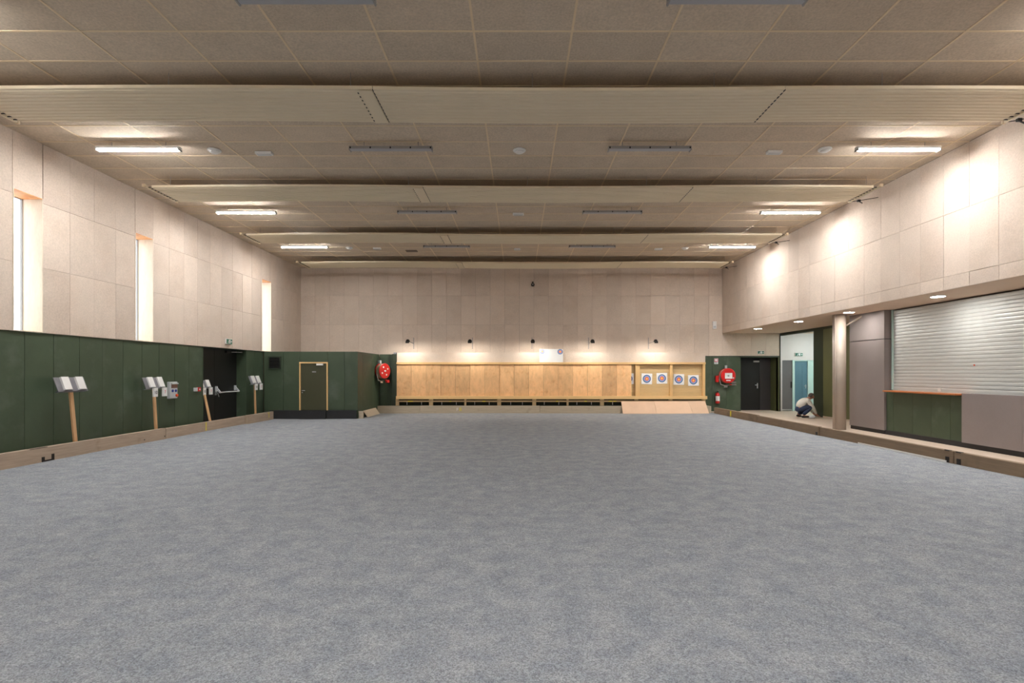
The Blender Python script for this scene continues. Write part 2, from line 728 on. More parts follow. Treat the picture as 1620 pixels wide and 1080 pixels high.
# ------------------------------------------------------------------ left wall
DOOR_L = (15.05, 17.46, -1, ZG)
holes_l = [(a, b, WZ0, WZ1) for a, b in WINS] + [DOOR_L]
wl = holed_wall('wall_left', 'X', -8.97, -9.325, YF, YB + 0.4, -0.1, ZC + 0.1, holes_l, 'backing')
wl['label'] = 'tall side wall of beige boards over dark green boards, with slit windows'
sl = seams(9.96, 0.6, 5.16, YB)
panels(wl, 'wall_panel', 'X', -8.97, -8.915, sl, [ZG, 3.58, 4.79, ZC], holes_l, 'wallboard')
panels(wl, 'wall_panel', 'X', -8.97, -8.915, [YF, 0.36, 0.95, 3.36, 3.95, 5.16], [ZG, 4.87, ZC], holes_l, 'wallboard')
panels(wl, 'green_panel', 'X', -8.97, -8.945, seams(9.62, 0.6, 5.42, 18.62), [0.0, ZG], [DOOR_L], 'green_board', 0.005)
panels(wl, 'green_panel', 'X', -8.97, -8.945, [YF, -1.8, 1.8, 5.42], [0.0, ZG], [], 'green_board', 0.005)
for ya, yb in ((15.05, 15.062), (17.448, 17.46)):
    bx('door_reveal', -9.30, -8.94, ya, yb, 0, ZG, 'green_board', wl)
bx('door_header', -9.30, -8.95, 15.05, 17.46, ZG - 0.012, ZG, 'green_dark', wl)


def window(i, y0, y1):
    w = thing('window_%d' % i, 'tall slit window with deep pale wooden reveal', None, (XGL, (y0 + y1) / 2, WZ0), kind='structure')
    t = 0.015
    MB().box(XGL - 0.03, -8.905, y1 - t, y1, WZ0, WZ1).build('reveal_board', 'reveal_wood', w, world=True)
    MB().box(XGL - 0.03, -8.905, y0, y0 + t, WZ0, WZ1).build('reveal_board', 'reveal_wood', w, world=True)
    MB().box(XGL - 0.03, -8.905, y0 + t, y1 - t, WZ1 - t, WZ1).build('reveal_board', 'head_glow_wood', w, world=True)
    MB().box(XGL - 0.03, -8.905, y0 + t, y1 - t, WZ0, WZ0 + t).build('reveal_board', 'reveal_wood', w, world=True)
    fw = 0.014
    f = MB()
    f.box(XGL - 0.02, XGL + 0.02, y0 + t, y0 + t + fw, WZ0 + t, WZ1 - t)
    f.box(XGL - 0.02, XGL + 0.02, y1 - t - fw, y1 - t, WZ0 + t, WZ1 - t)
    f.box(XGL - 0.02, XGL + 0.02, y0 + t + fw, y1 - t - fw, WZ0 + t, WZ0 + t + fw)
    f.box(XGL - 0.02, XGL + 0.02, y0 + t + fw, y1 - t - fw, WZ1 - t - fw, WZ1 - t)
    f.build('window_frame', 'lamp_tray', w, world=True)
    MB().box(XGL - 0.003, XGL + 0.003, y0 + t + fw, y1 - t - fw, WZ0 + t + fw, WZ1 - t - fw).build('pane', 'glass', w, world=True)
    return w


for i, (a, b) in enumerate(WINS):
    window(i + 1, a, b)

# ------------------------------------------------------------------ back wall
DOOR_B = (9.12, 10.66, -1, 2.24)
wb = holed_wall('wall_back', 'Y', YB, YB + 0.15, XL - 0.2, 10.72, -0.1, ZC + 0.1, [DOOR_B], 'backing')
wb['label'] = 'far end wall clad in beige boards above green boards'
sb = seams(-8.93, 0.598, XL + 0.02, XR)
panels(wb, 'wall_panel', 'Y', YB, YB - 0.03, sb, [ZG - 0.08, 3.57, 4.76, ZC], [], 'wallboard')
panels(wb, 'wall_panel', 'Y', YB, YB - 0.03, [XR, 8.95, 9.55, 10.15, 10.72], [2.30, ZS], [], 'wallboard')
panels(wb, 'green_panel', 'Y', YB, YB - 0.03, [7.3, 7.94, 8.53, 9.12], [0.03, 2.28], [], 'green_board', 0.004)
panels(wb, 'green_panel', 'Y', YB, YB - 0.03, [9.12, 10.70], [2.24, 2.28], [], 'green_board', 0.003)
bx('shadow_strip', 7.3, 10.72, YB - 0.035, YB, 2.28, 2.30, 'black_plastic', wb)
panels(wb, 'green_panel', 'Y', YB, YB - 0.3, [-5.62, -4.90], [0.0, ZG], [], 'green_board', 0.004)
for xa, xb in ((10.66, 10.70),):
    bx('door_reveal', xa, xb, YB - 0.03, YB + 0.68, 0.03, 2.26, 'olive_board', wb)
bx('door_reveal', 9.08, 9.12, YB, YB + 0.68, 0.03, 2.26, 'green_board', wb)
bx('door_header', 9.10, 10.68, YB, YB + 0.68, 2.24, 2.28, 'green_dark', wb)
bx('door_threshold_back', 9.08, 10.70, YB + 0.70, YB + 0.74, 0.0, 2.3, 'black_plastic', wb)

# ------------------------------------------------------------------ right wall (upper) and soffit
wr = MB().box(XR + 0.03, XR + 0.28, YF, YB, ZS + 0.12, ZC + 0.1).build('wall_right', 'backing')
tag(wr, 'tall beige boarded upper wall overhanging the bar side', None, None, 'structure')
sr = seams(9.24, 0.6, 5.04, YB - 0.03)
panels(wr, 'wall_panel', 'X', XR + 0.03, XR, sr, [ZS, 3.49, 4.70, ZC], [], 'wallboard', 0.003)
panels(wr, 'wall_panel', 'X', XR + 0.03, XR, [YF, -1.6, 1.7, 5.04], [ZS, 4.70, ZC], [], 'wallboard')
so = MB().box(XR + 0.03, 13.4, YF, YB + 0.9, ZS, ZS + 0.12).build('ceiling_soffit', 'beige_paint')
tag(so, 'low beige soffit over the walkway beside the bar', None, None, 'structure')

# ------------------------------------------------------------------ front wall behind the viewer
wf = MB().box(XL - 0.4, 13.4, YF - 0.2, YF, -0.1, ZC + 0.1).build('wall_front', 'wallboard')
tag(wf, 'plain beige end wall behind the viewer', None, None, 'structure')

# ------------------------------------------------------------------ ceiling
ce = MB().box(XL - 0.4, XR + 0.3, YF - 0.2, YB + 0.2, ZC + 0.02, ZC + 0.15).build('ceiling', 'ceiling_tile')
tag(ce, 'beige tiled ceiling with cream grid lines', None, None, 'structure')
cx = seams(-0.56, 1.235, XL, XR)
cy = seams(6.66, 0.638, 4.746, YB)
far = MB()
for a, b in zip(cy, cy[1:]):
    for c, d in zip(cx, cx[1:]):
        if a < 15.1:
            piece('ceiling_tile', c + 0.004, d - 0.004, a + 0.004, b - 0.004, ZC + random.uniform(-0.001, 0.001), ZC + 0.02, 'ceiling_tile', ce)
        else:
            far.box(c + 0.004, d - 0.004, a + 0.004, b - 0.004, ZC, ZC + 0.02)
fo = far.build('far_ceiling_tiles', 'ceiling_tile', ce)
fo['kind'] = 'stuff'
for c in cx[1:-1]:
    piece('grid_bar', c - 0.014, c + 0.014, cy[0], YB, ZC - 0.007, ZC + 0.006, 'grid_cream', ce)
for c in cy[1:-1]:
    piece('grid_bar', XL, XR, c - 0.014, c + 0.014, ZC - 0.006, ZC + 0.006, 'grid_cream', ce)

# ------------------------------------------------------------------ green partition block (far left)
PX, PY = -5.63, 18.60
bk = thing('wall_partition', 'dark green boarded room built into the far corner', None, (0, 0, 0), kind='structure')
bm_ = MB()
bm_.prism([(XL + 0.03, PY + 0.03), (PX - 0.03, PY + 0.03), (PX - 0.03, YB - 0.31), (XL + 0.03, YB - 0.31)], 'Z', 0.0, 2.34)
bm_.build('core', 'green_dark', bk)
for a, b in ((XL + 0.03, -8.23), (-8.23, -7.66), (-6.67, -6.09), (-6.09, PX)):
    piece('green_panel', a + 0.004, b - 0.004, PY, PY + 0.03, 0.05, 2.35, 'green_board', bk)
piece('green_panel', -7.66 + 0.004, -6.67 - 0.004, PY, PY + 0.03, 1.985, 2.35, 'green_board', bk)
for a, b in ((PY, 19.2), (19.2, 20.4), (20.4, YB - 0.31)):
    piece('green_panel', PX - 0.03, PX, a + (0.004 if a > PY else 0.0), b - 0.004, 0.0, 2.35, 'green_board', bk)
for a, b, p in ((XL + 0.25, -7.64, 0.05), (-7.62, -6.71, 0.12), (-6.69, PX - 0.02, 0.07)):
    piece('plinth_board', a, b, PY - p, PY - p + 0.045, -0.02, 0.30, 'black_plinth', bk)

# door in the partition
d3 = thing('door_1', 'plain dark green door in a pale pine frame with a steel handle', None, (-7.165, PY, 0.3), kind='structure')
bx('door_leaf', -7.61, -6.72, PY - 0.01, PY + 0.03, 0.305, 1.935, 'green_dark', d3).data.materials[0] = mat('door_olive', lin((66, 66, 44)), 0.5, 0.08, 1.5)
for a, b in ((-7.665, -7.62), (-6.71, -6.665)):
    bx('frame_post', a, b, PY - 0.03, PY + 0.03, 0.30, 1.985, 'frame_pine', d3)
bx('frame_head', -7.62, -6.71, PY - 0.03, PY + 0.03, 1.94, 1.985, 'frame_pine', d3)
hd = MB().tube([(-7.56, PY - 0.01, 0.99), (-7.56, PY - 0.055, 0.99), (-7.45, PY - 0.06, 0.99)], 0.012)
hd.build('handle', 'steel', d3, world=True, smooth=True)
bx('key_plate', -7.58, -7.545, PY - 0.018, PY - 0.009, 0.90, 0.94, 'steel', d3)
bx('door_closer', -7.06, -6.83, PY - 0.06, PY - 0.01, 1.87, 1.93, 'white_plastic', d3, 0.006)
MB().bar((-7.2, PY - 0.05, 1.925), (-7.04, PY - 0.05, 1.905), 0.02, 0.012).build('closer_arm', 'black_metal', d3, world=True)
bx('name_plate', -7.22, -7.08, PY - 0.017, PY - 0.009, 1.62, 1.665, 'steel', d3)

# ------------------------------------------------------------------ left black double door
d1 = thing('door_2', 'black double emergency door recessed in the green wall', None, (-9.28, 16.25, 0), kind='structure')
XD = -9.26
for a, b in ((15.065, 16.17), (16.18, 17.445)):
    bx('door_leaf', -9.31, XD, a, b, 0.01, ZG - 0.015, 'black_door', d1)
pb = MB()
for y in (16.24, 17.32):
    pb.bar((XD + 0.03, y, 1.15), (XD + 0.15, y, 1.0), 0.05, 0.03, (0, 1, 0))
    pb.box(XD, XD + 0.05, y - 0.03, y + 0.03, 1.04, 1.2)
pb.tube([(XD + 0.14, 16.24, 1.01), (XD + 0.14, 17.32, 1.01)], 0.02)
pb.build('push_bar', 'grey_plastic', d1, world=True)
MB().box(XD, XD + 0.03, 16.20, 16.26, 0.93, 1.05).tube([(XD + 0.03, 16.23, 1.0), (XD + 0.07, 16.23, 1.0), (XD + 0.07, 16.3, 0.88)], 0.013).build('lever_handle', 'steel', d1, world=True)
bx('door_closer', XD, XD + 0.07, 16.75, 17.05, 2.24, 2.31, 'black_metal', d1)
MB().bar((XD + 0.05, 17.0, 2.27), (XD + 0.2, 17.4, 2.28), 0.03, 0.02).build('closer_arm', 'galvanised', d1, world=True)

# ------------------------------------------------------------------ right-back black door
d2 = thing('door_3', 'black door with a narrow side leaf recessed beside the red hose reel', None, (9.9, YB + 0.64, 0.03), kind='structure')
YD = YB + 0.64
bx('door_leaf', 9.13, 10.205, YD, YD + 0.05, 0.04, 2.20, 'black_door', d2)
bx('side_leaf', 10.215, 10.655, YD, YD + 0.05, 0.04, 2.20, 'black_door', d2).data.materials[0] = mat('black_door_b', lin((72, 70, 72)), 0.4, 0.1, 2.0)
bx('door_closer', 9.93, 10.16, YD - 0.06, YD, 2.05, 2.12, 'white_plastic', d2, 0.006)
MB().box(10.08, 10.12, YD - 0.015, YD, 0.95, 1.17).tube([(10.10, YD, 1.09), (10.10, YD - 0.05, 1.09), (9.99, YD - 0.05, 1.09)], 0.012).build('handle', 'steel', d2, world=True)

# ------------------------------------------------------------------ lower right side: bar front, pier, olive wall, corridor
WX = 10.75
wo = holed_wall('wall_side', 'X', WX + 0.03, WX + 0.16, 15.1, YB + 0.14, 0.03, ZS, [(19.34, YB + 0.2, -1, 3.13)], 'green_dark')
wo['label'] = 'olive green side wall with a corridor opening behind the round column'
for a, b, m in ((18.73, 19.34, 'green_dark'), (18.06, 18.73, 'olive_board'), (17.4, 18.06, 'olive_board'), (16.7, 17.4, 'olive_board'), (15.1, 16.7, 'olive_board')):
    piece('olive_panel', WX, WX + 0.03, a + 0.004, b - 0.004, 0.09, 3.14, m, wo)
piece('header_board', WX - 0.01, WX + 0.03, 15.1, YB - 0.04, 3.14, ZS, 'green_dark', wo)
piece('skirting_board', WX - 0.006, WX + 0.03, 15.1, 18.73, 0.03, 0.09, 'walkway', wo)
piece('opening_post', 10.71, 10.74, YB - 0.06, YB - 0.031, 0.03, 3.14, 'green_dark', wo)

wc = thing('wall_corridor', 'white corridor wall with a high lintel over the inner doors', None, (0, 0, 0), kind='structure')
piece('corridor_back', 10.7, 12.8, 22.1, 22.2, -0.1, ZS, 'white_wall', wc)
piece('lintel', 10.80, 12.6, 21.95, 22.1, 2.13, ZS, 'white_wall', wc)
piece('jamb', 10.80, 10.90, 21.93, 22.1, 0.03, 2.13, 'white_wall', wc)
piece('corridor_end', 12.6, 12.75, 18.8, 22.1, 0.03, ZS, 'mint', wc)
piece('corridor_near', 10.91, 12.6, 18.7, 18.8, 0.03, ZS, 'white_wall', wc)
piece('mint_panel', 11.97, 12.6, 22.02, 22.1, 0.03, 2.13, 'mint', wc)
d4 = thing('door_4', 'dark grey door leaf inside the corridor', None, (11.1, 22.0, 0.03), kind='structure')
bx('door_leaf', 10.91, 11.33, 21.98, 22.03, 0.05, 2.12, 'grey_door', d4)
bx('door_handle', 11.27, 11.31, 21.93, 21.98, 0.98, 1.24, 'black_metal', d4, 0.006)
bx('kick_strip', 10.91, 11.33, 21.965, 21.98, 0.05, 0.1, 'steel', d4)
d5 = thing('door_5', 'blue door in a pale mint frame inside the corridor', None, (11.6, 22.0, 0.03), kind='structure')
bx('door_leaf', 11.42, 11.96, 21.99, 22.04, 0.04, 2.09, 'blue_door', d5)
for a, b in ((11.33, 11.42), (11.96, 12.02)):
    bx('frame_post', a, b, 21.93, 22.05, 0.03, 2.13, 'mint', d5)
bx('frame_head', 11.42, 11.96, 21.94, 22.04, 2.09, 2.125, 'mint', d5)
bx('leaf_panel', 11.75, 11.90, 21.98, 21.99, 0.25, 1.95, 'blue_door', d5)
MB().box(11.88, 11.91, 21.975, 21.99, 0.96, 1.12).tube([(11.895, 21.99, 1.06), (11.895, 21.93, 1.06), (11.81, 21.93, 1.06)], 0.011).build('handle', 'steel', d5, world=True)

pier = thing('wall_pier', 'tall mauve grey clad pier beside the bar shutter', None, (0, 0, 0), kind='structure')
piece('core', 9.45, 10.8, 13.70, 15.1, 0.03, ZS, 'black_plastic', pier)
piece('pier_panel', 9.42, 9.45, 13.67, 15.1, 0.13, 2.475, 'mauve_panel', pier)
piece('pier_panel', 9.42, 9.45, 13.67, 15.1, 2.495, ZS, 'mauve_panel', pier)
piece('pier_panel', 9.45, 9.68, 13.67, 13.70, 0.13, 2.475, 'mauve_panel', pier)
piece('pier_panel', 9.45, 9.68, 13.67, 13.70, 2.495, ZS, 'mauve_panel', pier)

wbar = thing('wall_bar', 'bar front of green and mauve boards under the closed shutter', None, (0, 0, 0), kind='structure')
piece('core', 9.50, 9.58, YF, 13.67, 0.03, 1.13, 'black_plastic', wbar)
piece('backing_wall', 9.70, 9.80, YF, 13.67, 0.03, ZS, 'backing', wbar)
for a, b in ((13.40, 13.66), (12.75, 13.40), (12.18, 12.75), (11.64, 12.18), (11.27, 11.64)):
    piece('green_panel', 9.47, 9.50, a + 0.003, b - 0.003, 0.14, 1.13, 'green_board', wbar)
for a, b in ((9.9, 11.26), (8.5, 9.9), (7.1, 8.5), (5.7, 7.1), (2.5, 5.7), (-1.0, 2.5), (YF, -1.0)):
    piece('mauve_board', 9.40, 9.50, a + 0.002, b - 0.002, 0.14, 1.18, 'mauve_panel', wbar)
piece('plinth_board', 9.45, 9.50, YF, 13.67, 0.03, 0.14, 'black_plinth', wbar)
piece('plinth_board', 9.46, 9.50, 13.67, 15.1, 0.03, 0.13, 'black_plinth', wbar)

col = MB()
col.lathe([(0.165, 0.03), (0.165, ZS)], 'Z', 32, (8.97, 14.84, 0))
co = col.build('column', 'column_paint', smooth=False)
for p in co.data.polygons:
    p.use_smooth = len(p.vertices) == 4
tag(co, 'round taupe painted column standing on the walkway under the soffit', None, None, 'structure')
MB().tube([(8.97 + 0.15, 14.78, 2.92), (9.30, 14.70, 3.05), (9.52, 14.5, ZS)], 0.022).build('brace_pipe', 'column_paint', co, smooth=True)
MB().tube([(8.80, 14.75, ZS), (8.80, 14.75, 0.05)], 0.012).build('drop_pipe', 'column_paint', co, smooth=True)

# ================================================================== OBJECTS
# ------------------------------------------------------------------ wooden kerbs round the court
def curb(name, label, x0, x1, y0, y1, z1, m, z0=-0.03, wob=0.0):
    o = bx(name, x0, x1, y0, y1, z0, z1, m, None, 0.006)
    return tag(o, label, 'plank', 'wooden border planks of the court')


curb('border_plank', 'long weathered border plank at the foot of the green wall, nearest the viewer', -8.70, -8.60, 5.3, 12.95, 0.265, 'curb_wood_y')
c2 = curb('border_plank', 'second weathered border plank, running past the black emergency door', -8.71, -8.61, 12.98, 17.0, 0.25, 'curb_wood_y')
c3 = curb('border_plank', 'short border plank ending at the dark green corner room', -8.605, -8.505, 16.72, 18.45, 0.27, 'curb_wood_y')
c2.location.x = 0.0
bx('paint_mark', -8.612, -8.607, 14.62, 14.66, 0.02, 0.25, 'yellow_paint', c2, world=False)
bx('paint_mark', -8.507, -8.502, 18.1, 18.13, 0.08, 0.26, 'yellow_paint', c3, world=False)
bx('paint_mark', -8.5075, -8.502, 18.02, 18.1, 0.23, 0.25, 'yellow_paint', c3, world=False)
cl = bpy.data.objects['border_plank']
MB().box(-8.602, -8.596, 9.58, 9.64, 0.0, 0.09).box(-8.602, -8.596, 9.78, 9.84, 0.0, 0.12).box(-8.602, -8.596, 9.64, 9.78, 0.0, 0.03).build('metal_bracket', 'black_metal', cl)
bx('top_notch', -8.66, -8.598, 9.35, 9.7, 0.255, 0.268, 'backing', cl, world=False)
for y in (12.2, 12.9):
    bx('bolt', -8.603, -8.595, y, y + 0.025, 0.06, 0.085, 'black_metal', cl, world=False)

cb1 = curb('border_plank', 'border plank under the archery wall beside the corner room', -5.60, -3.90, 21.085, 21.165, 0.295, 'curb_wood_x')
cb2 = curb('border_plank', 'border plank under the archery wall marked with a yellow number', -3.89, 0.85, 21.09, 21.17, 0.30, 'curb_wood_x')
cb3 = curb('border_plank', 'border plank under the archery wall running behind the leaning plywood', 0.86, 7.62, 21.085, 21.165, 0.29, 'curb_wood_x')
text('painted_number', '8', 0.20, 'yellow_paint', (-2.30, 21.088, 0.15), (PI / 2, 0, 0), cb2)
text('painted_number', 'F', 0.17, 'paper', (-2.42, 21.089, 0.15), (PI / 2, 0, 0), cb2)

RC = []
for lab, a, b, z, dx in (('dark stained border plank of the walkway nearest the viewer', 4.5, 9.44, 0.215, 0.0),
                         ('dark stained border plank of the walkway in front of the bar counter', 9.47, 13.66, 0.215, 0.0),
                         ('dark stained border plank of the walkway beside the crouching person', 13.69, 17.22, 0.225, -0.02),
                         ('dark stained border plank of the walkway ending by the fire extinguisher', 17.25, 21.0, 0.24, -0.01)):
    RC.append(curb('border_plank', lab, 7.75 + dx, 7.85 + dx, a, b, z, 'dark_curb'))
bx('white_strip', 7.735, 7.75, 9.6, 12.1, -0.005, 0.03, 'white_plastic', RC[1], world=False)
for y in (9.30, 9.55):
    bx('metal_bracket', 7.742, 7.752, y, y + 0.08, 0.0, 0.1, 'black_metal', RC[0] if y < 9.4 else RC[1], world=False)
    bx('metal_bracket', 7.745, 7.80, y, y + 0.1, 0.205, 0.222, 'black_metal', RC[0] if y < 9.4 else RC[1], world=False)
bx('metal_bracket', 7.725, 7.735, 13.72, 13.8, 0.0, 0.08, 'black_metal', RC[2], world=False)
bx('paint_mark', 7.732, 7.739, 19.3, 19.4, 0.02, 0.22, 'yellow_paint', RC[3], world=False)

ob = bx('concrete_block', 7.62, 7.74, 21.3, 21.76, 0.0, 0.27, 'curb_wood_x', None, 0.006)
tag(ob, 'small pale block closing the corner between archery wall and walkway plank', 'block')

# ------------------------------------------------------------------ archery wall
aw = thing('archery_wall', 'long pine framed archery wall with sliding plywood panels', 'archery wall', (0, 21.3, 0))
AX0, AX1, AXR = -4.88, 4.54, 7.50
n = 16
for i in range(n):
    a = AX0 + (AX1 - AX0) * i / n
    b = AX0 + (AX1 - AX0) * (i + 1) / n
    off = 0.02 if i in (3, 4, 7, 11, 12) else 0.0
    piece('plywood_panel', a + 0.003, b - 0.003, 21.30 + off, 21.318 + off, 0.68, 1.955, 'plywood', aw)
piece('top_rail', AX0, AXR, 21.25, 21.38, 1.95, 2.03, 'frame_pine', aw)
piece('header_board', AX0, 1.2, 21.32, 21.36, 2.03, 2.42, 'wallboard', aw)
piece('header_board', 1.2, 5.5, 21.32, 21.36, 2.03, 2.42, 'wallboard', aw)
piece('header_board', 5.5, AXR, 21.30, 21.36, 2.03, 2.41, 'wallboard', aw)
piece('sill_beam', AX0, AXR + 0.04, 21.18, 21.42, 0.555, 0.68, 'pine', aw)
piece('lower_beam', AX0, AXR, 21.27, 21.37, 0.435, 0.50, 'pine_old', aw)
for px, w in ((629.5, 5), (682.5, 6), (736.5, 3), (789.8, 6), (845, 6), (897.6, 3), (951.8, 6), (1006, 5), (1060, 5), (1112, 5)):
    x = (px - 820) / 39.3
    ww = w / 39.3 / 2
    piece('foot_post', x - ww, x + ww, 21.25, 21.38, 0.295, 0.56, 'pine_old', aw)
for x0, x1 in ((4.70, 4.87), (6.09, 6.19), (7.41, 7.50)):
    piece('target_post', x0, x1, 21.30, 21.42, 0.68, 1.95, 'frame_pine', aw)
for x0, x1 in ((4.0, 4.70), (4.87, 6.09), (6.19, 7.41)):
    for k in range(8):
        z0 = 0.68 + k * 0.159
        piece('foam_strip', x0 + 0.002, x1 - 0.002, 21.42 + random.uniform(-0.004, 0.004), 21.6, z0, z0 + 0.157, 'straw', aw)
piece('back_board', AX0, AXR, 21.62, 21.64, 0.0, 2.4, 'green_dark', aw)
piece('top_board', AX0, AXR, 21.36, 21.77, 2.39, 2.42, 'wallboard', aw)
piece('end_post', -5.06, AX0 - 0.005, 21.28, 21.5, 0.295, 2.36, 'green_dark', aw)
piece('end_cap', -5.0, AX0 - 0.01, 21.27, 21.5, 2.36, 2.42, 'galvanised', aw)
piece('end_board', AXR - 0.02, AXR, 21.36, 21.77, 0.3, 2.4, 'pine_old', aw)
for px in (644, 667, 699, 722, 751, 774, 808, 826.5, 861, 884, 912.5, 935.5, 969):
    x = (px - 820) / 39.2
    piece('white_rod', x - 0.012, x + 0.012, 21.40, 21.42, 0.32, 0.435, 'white_plastic', aw)
for px, w in ((650, 8), (713, 3), (766, 5), (881, 3), (926, 4), (965, 6), (972, 5)):
    x = (px - 820) / 39.3
    piece('paint_mark', x - w / 80, x + w / 80, 21.264, 21.27, 0.445, 0.485, 'yellow_paint', aw)

# printed targets on the boards
def target(loc, half, label, m='target_print', rot=0.0, scale=1.0):
    o = MB().box(-half / scale, half / scale, -0.002, 0.002, -half / scale, half / scale).build('paper_target', m)
    o.location = loc
    o.rotation_euler = (0, rot, 0)
    o.scale = (scale, 1, scale)
    return tag(o, label, 'target', 'paper archery targets')


target((5.18, 21.408, 1.365), 0.215, 'paper archery target just past the wide pine post, first whole one from the plywood', rot=0.03)
target((5.79, 21.408, 1.385), 0.215, 'paper archery target hung highest, against the middle pine post', rot=-0.02)
target((6.47, 21.408, 1.34), 0.215, 'paper archery target just beyond the middle pine post', rot=0.02)
target((7.06, 21.408, 1.30), 0.215, 'paper archery target hung lowest, next to the end post of the archery wall', rot=-0.02)
target((4.44, 21.408, 1.37), 0.215, 'paper archery target half covered by the last plywood panel')

sheet = thing('target_sheet', 'white sheet with two small archery faces standing above the plywood wall', 'sheet', (1.32, 21.27, 2.03))
MB().box(-0.47, 0.47, -0.004, 0.004, 0.0, 0.53).build('sheet', 'paper', sheet)
for x, z, m, s in ((-0.36, 0.43, 'target_print_faded', 0.55), (0.355, 0.42, 'target_print', 0.66)):
    o = MB().lathe([(0.158, -0.002), (0.158, 0.002)], 'Y', 32).build('target_face', m, sheet, loc=(x, -0.008, z))
    o.scale = (s, 1, s)

# plywood boards leaning under the targets
def lean_x(name, label, xa0, xb0, xa1, xb1, yb, yt, zt, m='pink_ply', group=None):
    """board leaning back towards +Y: bottom edge xa0..xb0 at (yb,0), top edge xa1..xb1 at (yt,zt)"""
    t = 0.018
    mb = MB()
    nrm = Vector((0, -zt, yt - yb)).normalized() * -1
    vs = []
    for off in (0, t):
        for p in ((xa0, yb, 0.0), (xb0, yb, 0.0), (xb1, yt, zt), (xa1, yt, zt)):
            vs.append(mb.bm.verts.new(Vector(p) + nrm * off))
    for f in ((0, 1, 2, 3), (7, 6, 5, 4), (0, 4, 5, 1), (1, 5, 6, 2), (2, 6, 7, 3), (3, 7, 4, 0)):
        mb.bm.faces.new([vs[i] for i in f])
    return tag(mb.build(name, m, None), label, 'board', group)


lean_x('leaning_board', 'pale plywood board leaning under the targets, at the open end of the kerb', 4.11, 5.44, 4.10, 5.41, 20.86, 21.15, 0.47, group='plywood boards leaning under the targets')
lean_x('leaning_board', 'pinkish plywood board leaning under the targets, between two others', 5.445, 6.87, 5.415, 6.76, 20.86, 21.15, 0.475, group='plywood boards leaning under the targets')
lean_x('leaning_board', 'short plywood board leaning under the targets, beside the pale corner block', 6.875, 7.50, 6.765, 7.44, 20.86, 21.15, 0.48, group='plywood boards leaning under the targets')

# boards by the corner room
mb = MB()
vs = [mb.bm.verts.new(p) for p in ((-5.45, 19.25, 0), (-5.45, 20.9, 0.0), (-5.60, 20.85, 0.24), (-5.60, 19.2, 0.24),
                                   (-5.47, 19.25, -0.005), (-5.47, 20.9, -0.005), (-5.622, 20.85, 0.235), (-5.622, 19.2, 0.235))]
for f in ((0, 1, 2, 3), (7, 6, 5, 4), (0, 4, 5, 1), (1, 5, 6, 2), (2, 6, 7, 3), (3, 7, 4, 0)):
    mb.bm.faces.new([vs[i] for i in f])
tag(mb.build('leaning_board', 'curb_wood_x'), 'tan offcut board leaning on the side of the dark green corner room', 'board')
o = bx('wood_stub', -5.615, -5.46, 18.66, 18.76, 0.0, 0.26, 'curb_wood_x', None, 0.004)
tag(o, 'short upright wood stub at the corner of the dark green room', 'stub')

# ------------------------------------------------------------------ clamp lamps over the archery wall
def wall_lamp(x, label):
    ly, lz = 20.6, 2.80
    t = thing('wall_lamp', label, 'lamp', (x, YB - 0.03, lz), 'spot lamps on arms over the archery wall')
    MB().box(-0.015, 0.015, -0.02, 0.0, -0.22, 0.25).build('wall_plate', 'lamp_tray', t)
    MB().tube([(0, -0.01, 0.0), (0, -1.10, 0.04), (0, ly - YB + 0.03, 0.10)], 0.011).build('arm', 'lamp_tray', t, smooth=True)
    yy = ly - YB + 0.03
    hood = MB()
    hood.lathe([(0.0, 0.11), (0.045, 0.10), (0.075, 0.055), (0.085, 0.0), (0.078, 0.0), (0.068, 0.05), (0.04, 0.09), (0.0, 0.1)], 'Z', 20, (0, yy, 0))
    ho = hood.build('hood', 'black_metal', t, smooth=True)
    MB().lathe([(0.0, 0.07), (0.03, 0.05), (0.04, 0.02), (0.028, -0.01), (0.0, -0.02)], 'Z', 16, (0, yy, 0)).build('bulb', 'bulb_warm', t, smooth=True)
    MB().box(-0.07, 0.07, yy - 0.09, yy - 0.08, -0.05, 0.02).build('glare_shield', 'black_metal', t)
    d = bpy.data.lights.new('lamp_light', 'SPOT')
    d.energy = SPOT_WATTS
    d.color = (1.0, 0.955, 0.88)
    d.spot_size = math.radians(176)
    d.spot_blend = 0.45
    d.shadow_soft_size = 0.05
    lo = bpy.data.objects.new('lamp_light', d)
    COL.objects.link(lo)
    lo.parent = t
    lo.location = (0, yy + 0.02, -0.035)
    lo.rotation_euler = (math.radians(16), 0, 0)
    return t


for x, lab in ((-4.29, 'small black lamp on an arm nearest the dark green corner room'),
               (-1.88, 'small black lamp on an arm, second from the corner room'),
               (0.56, 'small black lamp on an arm beside the white target sheet, middle of five'),
               (2.88, 'small black lamp on an arm, fourth from the corner room'),
               (5.33, 'small black lamp on an arm above the hung paper targets')):
    wall_lamp(x, lab)

# camera high on the end wall
cm = thing('wall_camera', 'small dark camera high up on the far end wall', 'camera', (0.59, YB - 0.03, 5.2))
MB().box(-0.03, 0.03, -0.03, 0.0, -0.02, 0.14).build('bracket', 'black_metal', cm)
MB().lathe([(0.0, -0.20), (0.05, -0.19), (0.07, -0.14), (0.07, -0.06), (0.04, -0.03), (0.0, -0.03)], 'Y', 20).build('body', 'black_metal', cm, smooth=True)
MB().lathe([(0.0, -0.215), (0.025, -0.21), (0.03, -0.195), (0.0, -0.19)], 'Y', 16).build('lens', 'steel', cm, smooth=True)
wbx = thing('wall_box', 'small white box high on the end wall near the soffit', 'wall box', (8.03, YB - 0.03, 3.4))
MB().box(-0.075, 0.075, -0.07, 0.0, 0.0, 0.31).build('case', 'white_plastic', wbx, bevel=0.01)
MB().box(-0.05, 0.05, -0.074, -0.069, 0.05, 0.12).build('grille', 'grey_plastic', wbx)


